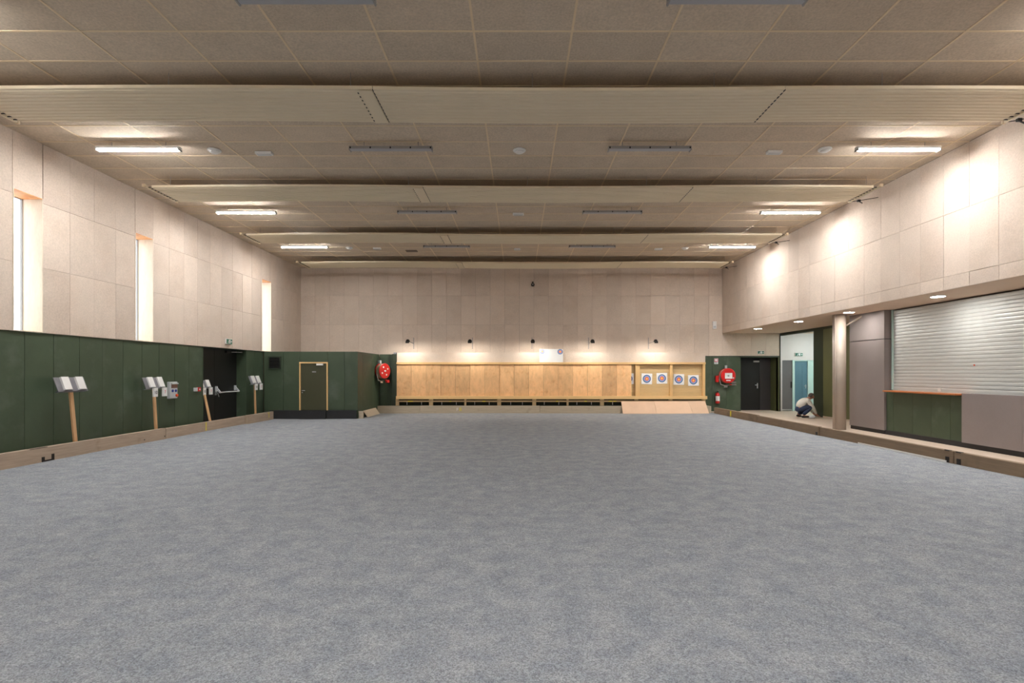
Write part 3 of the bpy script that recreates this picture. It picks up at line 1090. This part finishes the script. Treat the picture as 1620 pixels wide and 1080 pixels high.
# ------------------------------------------------------------------ signs
def exit_sign(loc, label, rot=0.0, w=0.30, h=0.15):
    t = thing('exit_sign', label, 'sign', loc, 'emergency exit signs', (0, 0, rot))
    MB().box(-w / 2, w / 2, -0.045, 0.0, -h / 2, h / 2).build('case', 'white_plastic', t, bevel=0.006)
    MB().box(-w * 0.46, w * 0.46, -0.048, -0.044, -h * 0.42, h * 0.42).build('plate', 'exit_green', t)
    MB().box(-w * 0.02, w * 0.16, -0.05, -0.047, -h * 0.32, h * 0.32).build('door_symbol', 'paper', t)
    fig = MB()
    fig.lathe([(h * 0.09, -0.051), (h * 0.09, -0.047)], 'Y', 10, (-w * 0.1, 0, h * 0.24))
    fig.bar((-w * 0.12, -0.049, h * 0.14), (-w * 0.17, -0.049, -h * 0.08), 0.02, 0.004, (0, 1, 0))
    fig.bar((-w * 0.17, -0.049, -h * 0.08), (-w * 0.08, -0.049, -h * 0.32), 0.014, 0.004, (0, 1, 0))
    fig.bar((-w * 0.17, -0.049, -h * 0.08), (-w * 0.26, -0.049, -h * 0.28), 0.014, 0.004, (0, 1, 0))
    fig.bar((-w * 0.13, -0.049, h * 0.1), (-w * 0.04, -0.049, h * 0.0), 0.01, 0.004, (0, 1, 0))
    fo_ = fig.build('running_figure', 'paper', t)
    fo_['kind'] = 'stuff'
    MB().prism([(w * 0.22, h * 0.06), (w * 0.32, h * 0.06), (w * 0.32, h * 0.2), (w * 0.43, 0.0), (w * 0.32, -h * 0.2), (w * 0.32, -h * 0.06), (w * 0.22, -h * 0.06)], 'Y', -0.05, -0.047).build('arrow', 'paper', t)
    return t


exit_sign((9.93, YB - 0.03, 2.44), 'small green exit sign above the black door beside the red hose reel', 0, 0.27, 0.13)
exit_sign((11.58, 21.95, 2.36), 'small green exit sign on the white corridor lintel', 0, 0.33, 0.14)
exit_sign((-8.915, 16.3, 2.57), 'green exit sign above the black emergency door in the green wall', PI / 2, 0.34, 0.17)

hs = thing('hose_sign', 'small red and white fire hose sign above the round red reel', 'sign', (8.11, YB - 0.03, 2.08))
MB().box(-0.08, 0.08, -0.006, 0.0, -0.115, 0.115).build('plate', 'paper', hs)
MB().box(-0.072, 0.072, -0.008, -0.005, -0.03, 0.105).build('red_field', 'print_pink', hs)
MB().lathe([(0.045, -0.0095), (0.045, -0.0075)], 'Y', 20, (-0.012, 0, 0.045)).build('reel_symbol', 'paper', hs)
MB().bar((0.04, -0.0085, 0.09), (0.04, -0.0085, -0.015), 0.018, 0.002, (0, 1, 0)).build('hose_symbol', 'paper', hs)
text('lettering', 'RIA', 0.06, 'print_black', (0, -0.008, -0.072), (PI / 2, 0, 0), hs)


# ------------------------------------------------------------------ hose reels
def hose_reel(name, label, loc, rotz, card):
    t = thing(name, label, 'hose reel', loc, 'red fire hose reels', (0, 0, rotz))
    R = 0.30
    MB().lathe([(0.0, -0.30), (0.05, -0.30), (0.06, -0.285), (R - 0.02, -0.285), (R, -0.275), (R, -0.25), (R - 0.015, -0.245), (0.0, -0.245)], 'Y', 40).build('front_disc', 'red_paint', t, smooth=False)
    MB().lathe([(0.0, -0.06), (R, -0.06), (R, -0.04), (0.0, -0.04)], 'Y', 40).build('back_disc', 'red_paint', t)
    dr = MB()
    prof = [(0.15, -0.245)]
    for k in range(7):
        y = -0.235 + k * 0.026
        prof += [(R - 0.035, y), (R - 0.02, y + 0.012), (R - 0.035, y + 0.024)]
    prof.append((0.15, -0.05))
    dr.lathe(prof, 'Y', 36).build('hose', 'hose_beige', t, smooth=True)
    MB().lathe([(0.035, -0.32), (0.045, -0.30), (0.045, 0.0)], 'Y', 20).build('axle', 'steel', t)
    MB().box(-0.04, 0.04, -0.06, 0.0 if card else 0.09, -0.2, 0.42).build('bracket', 'grey_plastic', t, bevel=0.004)
    MB().tube([(-0.28, -0.15, 0.05), (-0.32, -0.17, -0.15), (-0.26, -0.17, -0.36), (-0.1, -0.15, -0.40), (0.1, -0.15, -0.38)], 0.018).build('supply_pipe', 'steel', t, smooth=True)
    MB().lathe([(0.0, -0.02), (0.045, -0.02), (0.05, 0.0), (0.045, 0.02), (0.0, 0.02)], 'Z', 14, (0.12, -0.2, -0.36)).build('valve_wheel', 'red_paint', t)
    MB().box(-0.12, 0.02, -0.16, -0.12, -0.48, -0.40).build('valve_body', 'steel', t, bevel=0.008)
    if card:
        MB().box(-0.145, 0.15, -0.306, -0.302, -0.12, 0.11).build('instruction_card', 'paper', t)
        MB().box(-0.09, 0.09, -0.292, -0.286, -0.215, -0.17).build('printed_label', 'paper', t)
        MB().lathe([(0.03, -0.3), (0.03, -0.286)], 'Y', 12, (0.2, 0, -0.09)).build('sticker', 'paper', t)
        MB().box(-0.46, -0.34, -0.16, -0.05, -0.26, 0.0).build('valve_box', 'red_paint', t, bevel=0.012)
        MB().box(0.31, 0.39, -0.05, -0.01, 0.02, 0.1).build('tag_disc', 'white_plastic', t, bevel=0.02)
    else:
        for a in range(4):
            ang = 0.5 + a * PI / 2
            MB().lathe([(0.035, -0.289), (0.035, -0.284)], 'Y', 12, (0.17 * math.cos(ang), 0, 0.17 * math.sin(ang))).build('disc_hole', 'paper', t)
        MB().box(0.14, 0.28, -0.26, -0.16, -0.47, -0.36).build('valve_box', 'red_paint', t, bevel=0.015)
    return t


hose_reel('hose_reel', 'red hose reel swung out beside the dark green corner room', (-5.505, 21.09, 1.68), math.radians(60), False)
hose_reel('hose_reel', 'round red hose reel with white card on the green wall by the black door', (8.50, YB - 0.03, 1.49), 0.0, True)
for z, lab in ((1.18, 'upper small grey plate below the round hose reel with the white card'), (1.09, 'lower small grey plate below the round hose reel with the white card')):
    o = bx('name_plate', 8.74, 8.93, YB - 0.042, YB - 0.03, z, z + 0.065, 'steel', None, 0.003)
    tag(o, lab, 'plate')

fe = thing('fire_extinguisher', 'red fire extinguisher hanging on the green wall under the hose reel', 'extinguisher', (8.13, YB - 0.13, 0.36))
MB().lathe([(0.0, 0.0), (0.075, 0.0), (0.085, 0.015), (0.085, 0.36), (0.07, 0.41), (0.03, 0.44), (0.0, 0.44)], 'Z', 24).build('cylinder', 'red_paint', fe, smooth=True)
MB().box(-0.018, 0.018, -0.018, 0.018, 0.44, 0.50).box(-0.018, 0.018, -0.09, 0.0, 0.475, 0.50).build('valve_head', 'black_plastic', fe)
MB().bar((0, 0.02, 0.50), (0, -0.10, 0.535), 0.025, 0.012).build('lever', 'steel', fe)
MB().tube([(-0.02, 0, 0.46), (-0.09, -0.01, 0.43), (-0.11, -0.02, 0.3), (-0.1, -0.02, 0.12)], 0.012).build('hose', 'black_plastic', fe, smooth=True)
MB().lathe([(0.087, 0.10), (0.0875, 0.10), (0.0875, 0.30), (0.087, 0.30)], 'Z', 24).build('label_band', 'paper', fe)
MB().box(-0.03, 0.03, 0.075, 0.10, 0.2, 0.36).build('wall_bracket', 'black_metal', fe)


# ------------------------------------------------------------------ scoreboards on leaning posts
def scoreboard(label, cy, xb, zb, xt, zt, base, cards):
    """cy: middle of the board along the wall; (xb,zb) its bottom edge, (xt,zt) its top edge; base: foot of the post"""
    t = thing('scoreboard', label, 'scoreboard', base, 'score boards on leaning posts')
    B = Vector((xb, cy, zb))
    T = Vector((xt, cy, zt))
    up = (T - B).normalized()
    out = Vector((up.z, 0, -up.x))
    hw = 0.345
    L = (T - B).length

    def slab(c0, c1, y0, y1, d0, d1):
        mb = MB()
        vs = []
        for d in (d0, d1):
            for y, c in ((y0, c0), (y1, c0), (y1, c1), (y0, c1)):
                p = B + up * c + out * d
                vs.append(mb.bm.verts.new((p.x, y, p.z)))
        for f in ((0, 1, 2, 3), (7, 6, 5, 4), (0, 4, 5, 1), (1, 5, 6, 2), (2, 6, 7, 3), (3, 7, 4, 0)):
            mb.bm.faces.new([vs[i] for i in f])
        return mb
    slab(0, L, cy - hw, cy + hw, -0.006, 0.006).build('board', 'galvanised', t, world=True)
    bf = slab(-0.002, 0.012, cy - hw, cy + hw, -0.05, 0.006)
    bf.build('folded_edge', 'galvanised', t, world=True)
    for k, yc in enumerate((cy - 0.13, cy + 0.2)):
        slab(0.035, L, yc - 0.085, yc + 0.085, 0.006, 0.04).build('number_pad', 'white_plastic', t, world=True)
        slab(0.022, 0.034, yc - 0.085, yc + 0.085, 0.006, 0.046).build('pad_clip', 'steel', t, world=True)
        if cards:
            z1 = zb + 0.02
            x = xb + 0.035
            cd = MB().box(x - 0.02, x + 0.012, yc - 0.075 + 0.05, yc + 0.075 + 0.05, z1 - 0.21, z1).build('number_card', 'white_plastic', t, world=True)
            s, m = (('10', 'print_black'), ('7', 'print_pink'))[k]
            tx = text('printed_number', s, 0.11, m, Vector((x + 0.0135, yc + 0.05, z1 - 0.11)) - t.location, (PI / 2, 0, PI / 2), cd, 0.001)
    top = B + up * 0.1 - out * 0.03
    MB().bar(Vector(base) + Vector((0, 0, 0.0)), (top.x, cy, top.z), 0.075, 0.035, (1, 0, 0)).build('post', 'post_pine', t, world=True)
    return t


scoreboard('grey score board without number cards, on the post nearest the viewer', 10.29, -8.62, 1.255, -8.72, 1.525, (-8.755, 10.52, 0.0), False)
scoreboard('grey score board with number cards beside the grey socket box', 12.64, -8.62, 1.235, -8.72, 1.50, (-8.755, 12.85, 0.0), True)
scoreboard('grey score board leaning into the recess of the black emergency door', 15.44, -9.12, 1.16, -9.205, 1.39, (-8.755, 15.17, 0.0), True)
scoreboard('grey score board standing between black door and corner room', 17.48, -8.62, 1.235, -8.72, 1.50, (-8.755, 17.70, 0.0), True)

sb_ = thing('socket_box', 'pale grey power socket box on the green wall', 'socket box', (-8.945, 13.66, 0.95))
MB().box(0, 0.085, -0.15, 0.15, 0.0, 0.43).build('case', 'grey_plastic', sb_, bevel=0.015)
MB().box(0.08, 0.095, -0.10, 0.13, 0.27, 0.37).build('breaker_window', 'brown_window', sb_)
MB().box(0.08, 0.115, -0.11, 0.14, 0.37, 0.40).build('window_hood', 'grey_plastic', sb_)
for y in (-0.055, 0.07):
    MB().lathe([(0.035, 0.08), (0.035, 0.10), (0.025, 0.105), (0.0, 0.105)], 'X', 16, (0, y, 0.2)).build('socket', 'blue_plastic', sb_)
MB().lathe([(0.04, 0.08), (0.036, 0.115), (0.0, 0.12)], 'X', 16, (0, 0.10, 0.08)).build('plug_cover', 'orange_red', sb_)
bt = thing('push_button', 'small red emergency push button on the green wall near the black door', 'push button', (-8.945, 14.74, 1.1))
MB().box(0, 0.05, -0.13, 0.0, 0.0, 0.1).build('case', 'grey_plastic', bt, bevel=0.008)
MB().box(0, 0.06, 0.01, 0.13, -0.005, 0.105).build('red_case', 'red_paint', bt, bevel=0.008)
MB().lathe([(0.025, 0.058), (0.02, 0.068), (0.0, 0.07)], 'X', 14, (0, 0.07, 0.05)).build('button', 'paper', bt)

vg = thing('vent_grille', 'dark square vent grille high on the green corner room', 'vent', (-8.52, PY, 1.75))
MB().box(-0.21, 0.21, -0.03, 0.0, 0.0, 0.42).build('backing', 'black_plastic', vg)
fr = MB()
for a, b, c, d in ((-0.22, 0.22, -0.01, 0.025), (-0.22, 0.22, 0.395, 0.43), (-0.22, -0.185, 0.025, 0.395), (0.185, 0.22, 0.025, 0.395)):
    MB().box(a, b, -0.05, -0.02, c, d).build('frame_bar', 'green_dark', vg)
for k in range(7):
    z = 0.05 + k * 0.05
    MB().bar((-0.185, -0.035, z), (0.185, -0.035, z), 0.03, 0.006, (0, 0.7, 0.7)).build('slat', 'black_metal', vg)

# ------------------------------------------------------------------ bar: shutter, counter
sh = thing('roller_shutter', 'pale grey roller shutter closed over the bar hatch', 'shutter', (9.6, 10.0, 1.18))
ns = 25
sh_h = (3.20 - 1.185) / ns
prof = [(0.0, 0.0), (-0.007, sh_h * 0.1), (-0.010, sh_h * 0.35), (-0.009, sh_h * 0.7), (-0.005, sh_h * 0.9), (0.0, sh_h * 0.97), (0.012, sh_h * 0.97), (0.012, 0.0)]
bm = MB()
bm.prism([(9.62 + x, z) for x, z in prof], 'Y', YF, 13.6)
first = bm.build('slat', 'shutter_alu', sh)
# profile was given as (x,z): prism along Y uses (x,z) outlines
first.location = Vector((0, 0, 1.185)) - sh.location
for k in range(1, ns):
    c = first.copy()
    COL.objects.link(c)
    c.location = Vector((0, 0, 1.185 + k * sh_h)) - sh.location
bx('guide_rail', 9.58, 9.64, 13.6, 13.64, 1.18, 3.22, 'mint', sh)
bx('guide_cover', 9.60, 9.69, 13.64, 13.67, 1.18, 3.22, 'brass', sh)
bx('bottom_bar', 9.595, 9.63, YF, 13.6, 1.165, 1.19, 'shutter_alu', sh)
MB().lathe([(0.018, -0.003), (0.018, 0.003)], 'X', 14, (9.60, 11.18, 1.775)).build('orange_sticker', 'orange_red', sh, world=True)
MB().box(9.588, 9.60, 12.05, 12.14, 1.185, 1.27).build('white_tape', 'white_plastic', sh, world=True)
ct = bx('bar_counter', 9.27, 9.595, 11.27, 13.52, 1.132, 1.167, 'counter_wood', None, 0.006)
tag(ct, 'orange brown wooden counter shelf under the roller shutter', 'counter')


# ------------------------------------------------------------------ radiant heating panels
def radiant(y0, label):
    zb = 5.655
    t = thing('radiant_panel', label, 'heating panel', (0, y0, zb), 'suspended radiant heating panels')
    w = 1.0
    nr = 10
    prof = [(0.0, 0.045), (0.0, 0.0)]
    for k in range(nr):
        a = 0.02 + (w - 0.04) * k / nr
        p = (w - 0.04) / nr
        prof += [(a + p * 0.30, 0.0), (a + p * 0.42, -0.010), (a + p * 0.58, -0.010), (a + p * 0.70, 0.0)]
    prof += [(w, 0.0), (w, 0.045), (w - 0.012, 0.045), (w - 0.012, 0.014), (0.012, 0.014), (0.012, 0.045)]
    for xa, xb, bow in ((-8.0, -2.085, 0.022), (-2.075, 3.805, -0.02), (3.815, 7.75, 0.012)):
        bm = bmesh.new()
        ns_ = 16
        rings = []
        for s in range(ns_ + 1):
            u = s / ns_
            x = xa + (xb - xa) * u
            dz = bow * (1 - (2 * u - 1) ** 2)
            rings.append([bm.verts.new((x, p[0], p[1] + dz)) for p in prof])
        npf = len(prof)
        for a, b in zip(rings, rings[1:]):
            for k in range(npf):
                bm.faces.new((a[k], a[(k + 1) % npf], b[(k + 1) % npf], b[k]))
        bm.faces.new(list(reversed(rings[0])))
        bm.faces.new(rings[-1])
        q = MB()
        q.bm.free()
        q.bm = bm
        q.build('panel_strip', 'radiant_cream', t)
    # cover plates over the joints
    for xa, xb in ((-2.30, -2.09),):
        MB().box(xa, xb, 0.01, w - 0.01, -0.016, -0.011).build('joint_cover', 'radiant_cream', t)
        for k in range(9):
            MB().box(xa - 0.012, xa + 0.006, 0.06 + k * 0.105, 0.09 + k * 0.105, -0.019, -0.012).build('clip', 'black_metal', t)
    MB().box(3.80, 3.82, 0.01, w - 0.01, -0.004, 0.01).build('joint_gap', 'black_metal', t)
    MB().box(-2.086, -2.074, 0.01, w - 0.01, -0.004, 0.01).build('joint_gap', 'black_metal', t)
    for sx, xe, xp in ((-1, -8.12, -8.0), (1, 7.87, 7.75)):
        MB().box(xe - 0.02, xe + 0.02, -0.05, w + 0.03, 0.0, 0.04).build('header_pipe', 'radiant_cream', t, bevel=0.004)
        MB().box(xe - 0.032, xe + 0.032, -0.09, -0.04, -0.012, 0.052).build('header_cap', 'grid_cream', t, bevel=0.006)
        MB().box(xe - 0.028, xe + 0.028, w + 0.02, w + 0.06, -0.01, 0.05).build('header_cap', 'grid_cream', t, bevel=0.006)
        for k in range(10):
            yy = 0.05 + k * 0.1
            MB().tube([(xe, yy, 0.02), (xp + sx * -0.02, yy, 0.02)], 0.009, 6).build('pipe', 'black_metal', t)
    for x in (-7.6, -5.0, -2.4, 0.2, 2.8, 5.2, 7.6):
        for yy in (0.02, w - 0.02):
            MB().tube([(x, yy, 0.04), (x, yy, ZC - zb)], 0.004, 5).build('hanger', 'lamp_tray', t)
    # shut-off valve and hose to the wall
    MB().tube([(7.9, w + 0.03, 0.02), (8.02, w - 0.02, 0.02), (8.36, w - 0.25, 0.03)], 0.007, 6).build('feed_hose', 'black_metal', t, smooth=True)
    MB().box(8.0, 8.07, w - 0.08, w - 0.02, -0.01, 0.04).build('valve', 'black_plastic', t, bevel=0.01)
    MB().bar((8.04, w - 0.05, 0.0), (8.11, w - 0.07, -0.05), 0.025, 0.015).build('valve_lever', 'black_plastic', t)
    return t


for y, lab in ((7.57, 'long cream ribbed heating panel under the ceiling, nearest the viewer'),
               (11.58, 'long cream ribbed heating panel under the ceiling, second from the viewer'),
               (15.6, 'long cream ribbed heating panel under the ceiling, third from the viewer'),
               (19.55, 'long cream ribbed heating panel closest to the far end wall')):
    radiant(y, lab)


# ------------------------------------------------------------------ ceiling lights
def tube_light(x, y, lit, label, group):
    t = thing('ceiling_light', label, 'ceiling light', (x, y, ZC - 0.098), group)
    hl = 0.77
    for sx_ in (-0.5, 0.5):
        MB().tube([(sx_, 0, 0), (sx_, 0, 0.092)], 0.006, 6).build('hanger', 'lamp_tray', t)
    MB().box(-hl, hl, -0.056, 0.056, -0.05, 0.0).build('housing', 'lamp_tray' if not lit else 'white_plastic', t, bevel=0.006)
    pr = [(-0.053, -0.05), (-0.044, -0.064), (0.044, -0.064), (0.053, -0.05)]
    MB().prism(pr, 'X', -hl + 0.02, hl - 0.02).build('diffuser', 'tube_lit' if lit else 'lamp_off', t)
    for s in (-1, 1):
        MB().box(min(s * (hl - 0.02), s * hl), max(s * (hl - 0.02), s * hl), -0.057, 0.057, -0.078, -0.05).build('end_cap', 'lamp_tray', t)
    if not lit:
        for k in range(5):
            xx = -0.74 + k * 0.37
            MB().box(xx - 0.012, xx + 0.012, -0.066, -0.056, -0.05, -0.02).build('clip', 'black_metal', t)
    return t


rows = [(5.90, 'in the row above the viewer'), (9.85, 'between the first and second heating panels'),
        (13.75, 'between the second and third heating panels'), (17.5, 'in the row nearest the far wall')]
for y, r in rows:
    tube_light(-7.04, y, True, 'lit tube light near the window wall ' + r, 'lit ceiling tube lights')
    tube_light(7.04, y, True, 'lit tube light near the bar side wall ' + r, 'lit ceiling tube lights')
    tube_light(-2.36, y, False, 'unlit tube light, window half of ceiling, ' + r, 'unlit ceiling tube lights')
    tube_light(2.43, y, False, 'unlit tube light, bar half of ceiling, ' + r, 'unlit ceiling tube lights')
for y, r in ((2.1, 'over the viewer'), (-1.95, 'behind the viewer')):
    for x, q in ((-7.04, 'window wall'), (-2.36, 'middle, window half,'), (2.43, 'middle, bar half,'), (7.04, 'bar side wall')):
        on = abs(x) < 5
        tube_light(x, y, on, '%s tube light near the %s in the row %s' % ('lit' if on else 'unlit', q, r), 'tube lights behind the viewer')


def detector(x, y, label):
    t = thing('smoke_detector', label, 'detector', (x, y, ZC - 0.007), 'round smoke detectors')
    MB().lathe([(0.0, 0.0), (0.12, 0.0), (0.125, -0.015), (0.11, -0.03), (0.0, -0.03)], 'Z', 24).build('base', 'white_plastic', t)
    MB().lathe([(0.085, -0.03), (0.08, -0.05), (0.06, -0.062), (0.0, -0.065)], 'Z', 24).build('dome', 'white_plastic', t, smooth=True)


def em_light(x, y, label, w=0.16):
    t = thing('emergency_light', label, 'emergency light', (x, y, ZC - 0.007), 'small emergency lights on the ceiling')
    MB().box(-w, w, -0.06, 0.06, -0.05, 0.0).build('case', 'white_plastic', t, bevel=0.01)
    MB().box(-w * 0.8, w * 0.8, -0.045, 0.045, -0.058, -0.05).build('cover', 'grey_plastic', t)


detector(-5.84, 10.2, 'round white smoke detector near the lit tube on the window side')
detector(0.02, 10.2, 'round white smoke detector in the middle between the two unlit tubes')
detector(5.86, 10.15, 'round white smoke detector near the lit tube on the bar side')
em_light(-4.93, 10.3, 'small white box light beside the smoke detector on the window side')
em_light(4.94, 10.25, 'small white box light beside the smoke detector on the bar side', 0.14)
em_light(0.0, 14.25, 'small box light in the middle of the row before the third heating panel', 0.15)
detector(-5.78, 18.15, 'small round detector beside the far lit tube on the window side')
em_light(-4.84, 18.2, 'small box light in the far row on the window side', 0.13)
em_light(-0.04, 18.3, 'small box light in the middle of the far row', 0.11)
em_light(4.82, 18.3, 'small box light in the far row on the bar side', 0.13)
detector(5.72, 18.2, 'small round detector beside the far lit tube on the bar side')
# lifted tile
hp = bx('access_hatch', -3.95, -3.55, 18.55, 18.8, ZC - 0.02, ZC - 0.007, 'backing', None, 0.003)
tag(hp, 'small brown hatch plate on the ceiling in the far row', 'hatch')

for x, y, lab in ((8.85, 11.2, 'round soffit downlight over the bar shutter'), (8.81, 14.15, 'round soffit downlight beside the column'),
                  (8.81, 16.7, 'round soffit downlight above the crouching person side of the walkway'), (8.75, 19.4, 'round soffit downlight nearest the end wall'),
                  (8.85, 8.3, 'round soffit downlight at the near end of the bar'), ):
    t = thing('downlight', lab, 'downlight', (x, y, ZS), 'round soffit downlights')
    MB().lathe([(0.145, 0.0), (0.145, -0.012), (0.13, -0.018), (0.122, -0.004)], 'Z', 28).build('trim_ring', 'white_plastic', t, smooth=True)
    MB().lathe([(0.0, -0.016), (0.12, -0.016), (0.12, -0.006), (0.0, -0.006)], 'Z', 28).build('lens', 'downlight', t)

cl_ = thing('corridor_light', 'round ceiling light inside the corridor behind the olive wall', 'ceiling light', (12.0, 20.3, ZS))
MB().lathe([(0.0, 0.0), (0.2, 0.0), (0.2, -0.03), (0.17, -0.06), (0.0, -0.07)], 'Z', 28).build('diffuser', 'corridor_lamp', cl_)


# ------------------------------------------------------------------ person crouching on the walkway
def skin_obj(name, verts, edges, m, parent, root=(0,), sub=2):
    me = bpy.data.meshes.new(name)
    me.from_pydata([v[0] for v in verts], edges, [])
    o = bpy.data.objects.new(name, me)
    COL.objects.link(o)
    me.materials.append(M[m])
    sk = o.modifiers.new('skin', 'SKIN')
    sk.use_smooth_shade = True
    if not me.skin_vertices:
        bpy.context.view_layer.update()
    lay = me.skin_vertices[0].data
    for i, v in enumerate(verts):
        r = v[1]
        lay[i].radius = r if isinstance(r, tuple) else (r, r)
        lay[i].use_root = (i in root)
    ss = o.modifiers.new('smooth', 'SUBSURF')
    ss.levels = sub
    ss.render_levels = sub
    o.parent = parent
    return o


def person():
    t = thing('person', 'person in pale sweater and dark jeans crouching on the walkway, reaching to the floor', 'person', (10.03, 18.78, 0.03))
    V, E, idx = [], [], {}

    def v(k, p, r, frm=None):
        idx[k] = len(V)
        V.append((p, r))
        if frm:
            E.append((idx[frm], idx[k]))
    v('pelvis', (-0.10, 0, 0.32), 0.06)
    v('spine', (-0.07, 0, 0.44), 0.115, 'pelvis')
    v('chest', (0.06, 0, 0.575), 0.125, 'spine')
    v('neckbase', (0.18, 0, 0.645), 0.075, 'chest')
    v('neck', (0.235, 0, 0.675), 0.055, 'neckbase')
    v('jaw', (0.31, 0, 0.70), 0.068, 'neck')
    v('head', (0.345, 0, 0.745), 0.088, 'jaw')
    v('crown', (0.345, 0, 0.81), 0.055, 'head')
    v('nose', (0.44, 0, 0.715), 0.016, 'head')
    for s, n_ in ((-1, 'r'), (1, 'l')):
        sh_ = (0.13, s * 0.17, 0.60)
        el = (0.28, s * 0.23, 0.345) if s < 0 else (0.32, s * 0.20, 0.36)
        wr_ = (0.43, s * 0.15, 0.135) if s < 0 else (0.46, s * 0.10, 0.14)
        pm = (0.48, s * 0.13, 0.075) if s < 0 else (0.51, s * 0.08, 0.085)
        v(n_ + 'sh', sh_, 0.062, 'chest')
        v(n_ + 'el', el, 0.045, n_ + 'sh')
        v(n_ + 'wr', wr_, 0.03, n_ + 'el')
        v(n_ + 'palm', pm, (0.038, 0.02), n_ + 'wr')
        P = Vector(pm)
        for f, (dx, dy, dz, ln) in enumerate(((0.06, -0.030, -0.035, 0.070), (0.07, -0.010, -0.035, 0.080), (0.07, 0.010, -0.035, 0.075), (0.06, 0.028, -0.035, 0.060))):
            d = Vector((dx, dy * 0.6, dz)).normalized()
            b0 = P + Vector((0.02, dy, -0.005))
            k1 = b0 + d * ln * 0.55
            k2 = k1 + (d + Vector((0, 0, -0.5))).normalized() * ln * 0.45
            k2.z = max(k2.z, 0.012)
            v(n_ + 'f%da' % f, tuple(k1), 0.010, n_ + 'palm')
            v(n_ + 'f%db' % f, tuple(k2), 0.008, n_ + 'f%da' % f)
        th = P + Vector((0.01, -s * 0.045, -0.01))
        v(n_ + 'ta', tuple(th), 0.011, n_ + 'palm')
        v(n_ + 'tb', tuple(th + Vector((0.04, -s * 0.01, -0.025))), 0.009, n_ + 'ta')
        hip = (-0.11, s * 0.07, 0.29)
        kn = (0.26, s * 0.20, 0.40) if s < 0 else (0.27, s * 0.17, 0.22)
        an = (-0.05, s * 0.16, 0.10) if s < 0 else (-0.08, s * 0.14, 0.12)
        to = (0.13, s * 0.18, 0.035) if s < 0 else (0.04, s * 0.15, 0.03)
        v(n_ + 'hip', hip, 0.04, 'pelvis')
        v(n_ + 'kn', kn, 0.045, n_ + 'hip')
        v(n_ + 'an', an, 0.026, n_ + 'kn')
        v(n_ + 'to', to, (0.04, 0.03), n_ + 'an')
    skin_obj('body', V, E, 'skin', t)
    # sweater
    S, SE = [], []
    for k, r in (('pelvis', 0.135), ('spine', 0.145), ('chest', 0.155), ('neckbase', 0.085)):
        S.append((V[idx[k]][0], r))
    SE += [(0, 1), (1, 2), (2, 3)]
    for n_ in ('r', 'l'):
        b = len(S)
        S.append((V[idx[n_ + 'sh']][0], 0.088))
        S.append((V[idx[n_ + 'el']][0], 0.062))
        S.append((V[idx[n_ + 'wr']][0], 0.042))
        SE += [(2, b), (b, b + 1), (b + 1, b + 2)]
    skin_obj('sweater', S, SE, 'sweater', t)
    # jeans
    J, JE, JR = [], [], []
    for sg, n_ in ((-1, 'r'), (1, 'l')):
        b = len(J)
        JR.append(b)
        J.append(((-0.125, sg * 0.06, 0.335), 0.09))
        J.append(((-0.105, sg * 0.085, 0.285), 0.105))
        kx, ky, kz = V[idx[n_ + 'kn']][0]
        J.append(((0.08, sg * 0.145, 0.5 * (0.285 + kz) + 0.01), 0.095))
        J.append(((kx, ky, kz), 0.078))
        J.append((V[idx[n_ + 'an']][0], 0.06))
        JE += [(b, b + 1), (b + 1, b + 2), (b + 2, b + 3), (b + 3, b + 4)]
    b = len(J)
    JR.append(b)
    J += [((-0.125, -0.09, 0.295), 0.10), ((-0.13, 0.0, 0.30), 0.115), ((-0.125, 0.09, 0.295), 0.10)]
    JE += [(b, b + 1), (b + 1, b + 2)]
    skin_obj('jeans', J, JE, 'jeans', t, root=tuple(JR))
    for n_ in ('r', 'l'):
        a = Vector(V[idx[n_ + 'an']][0])
        o_ = Vector(V[idx[n_ + 'to']][0])
        d = (o_ - a)
        heel = a - Vector((0.05, 0, 0.055))
        heel.z = max(heel.z, 0.045)
        skin_obj('shoe', [(tuple(heel), 0.045), (tuple((heel + o_) / 2), (0.045, 0.04)), (tuple(o_ + Vector((0.03, 0, 0.01))), (0.042, 0.03))], [(0, 1), (1, 2)], 'shoe', t)
    # hair: short cap over the back and crown of the head
    bm = bmesh.new()
    bmesh.ops.create_uvsphere(bm, u_segments=20, v_segments=14, radius=0.104, matrix=Matrix.Translation((0.333, 0, 0.765)) @ Matrix.Diagonal((1.0, 0.86, 1.0, 1)))
    cut = [q for q in bm.verts if (q.co.x - 0.333) * 0.75 - (q.co.z - 0.765) * 0.65 > 0.02]
    bmesh.ops.delete(bm, geom=cut, context='VERTS')
    q = MB()
    q.bm.free()
    q.bm = bm
    q.build('hair', 'hair', t, smooth=True)
    for s in (-1, 1):
        MB().lathe([(0.0, -0.006), (0.008, -0.004), (0.0085, 0.0), (0.0, 0.006)], 'X', 10, (0.424, s * 0.032, 0.748)).build('eye', 'print_black', t, smooth=True)
        e = MB().lathe([(0.0, -0.01), (0.022, -0.006), (0.026, 0.004), (0.0, 0.012)], 'Y', 12, (0.335, s * 0.088, 0.735)).build('ear', 'skin', t, smooth=True)
    MB().box(0.405, 0.418, -0.022, 0.022, 0.676, 0.682).build('mouth', 'orange_red', t)


person()
cr = random.Random(5)
bm = bmesh.new()
bmesh.ops.create_icosphere(bm, subdivisions=3, radius=0.09)
for q in bm.verts:
    q.co *= 1 + 0.35 * math.sin(9 * q.co.x * 10) * math.cos(7 * q.co.y * 10 + 11 * q.co.z * 5) * 0.6
    q.co.z = max(q.co.z * 0.75, -0.045)
q = MB()
q.bm.free()
q.bm = bm
rag = q.build('crumpled_cloth', 'cloth_white', None, smooth=True)
rag.location = (10.20, 18.42, 0.075)
tag(rag, 'crumpled white cloth on the walkway by the crouching person', 'cloth')
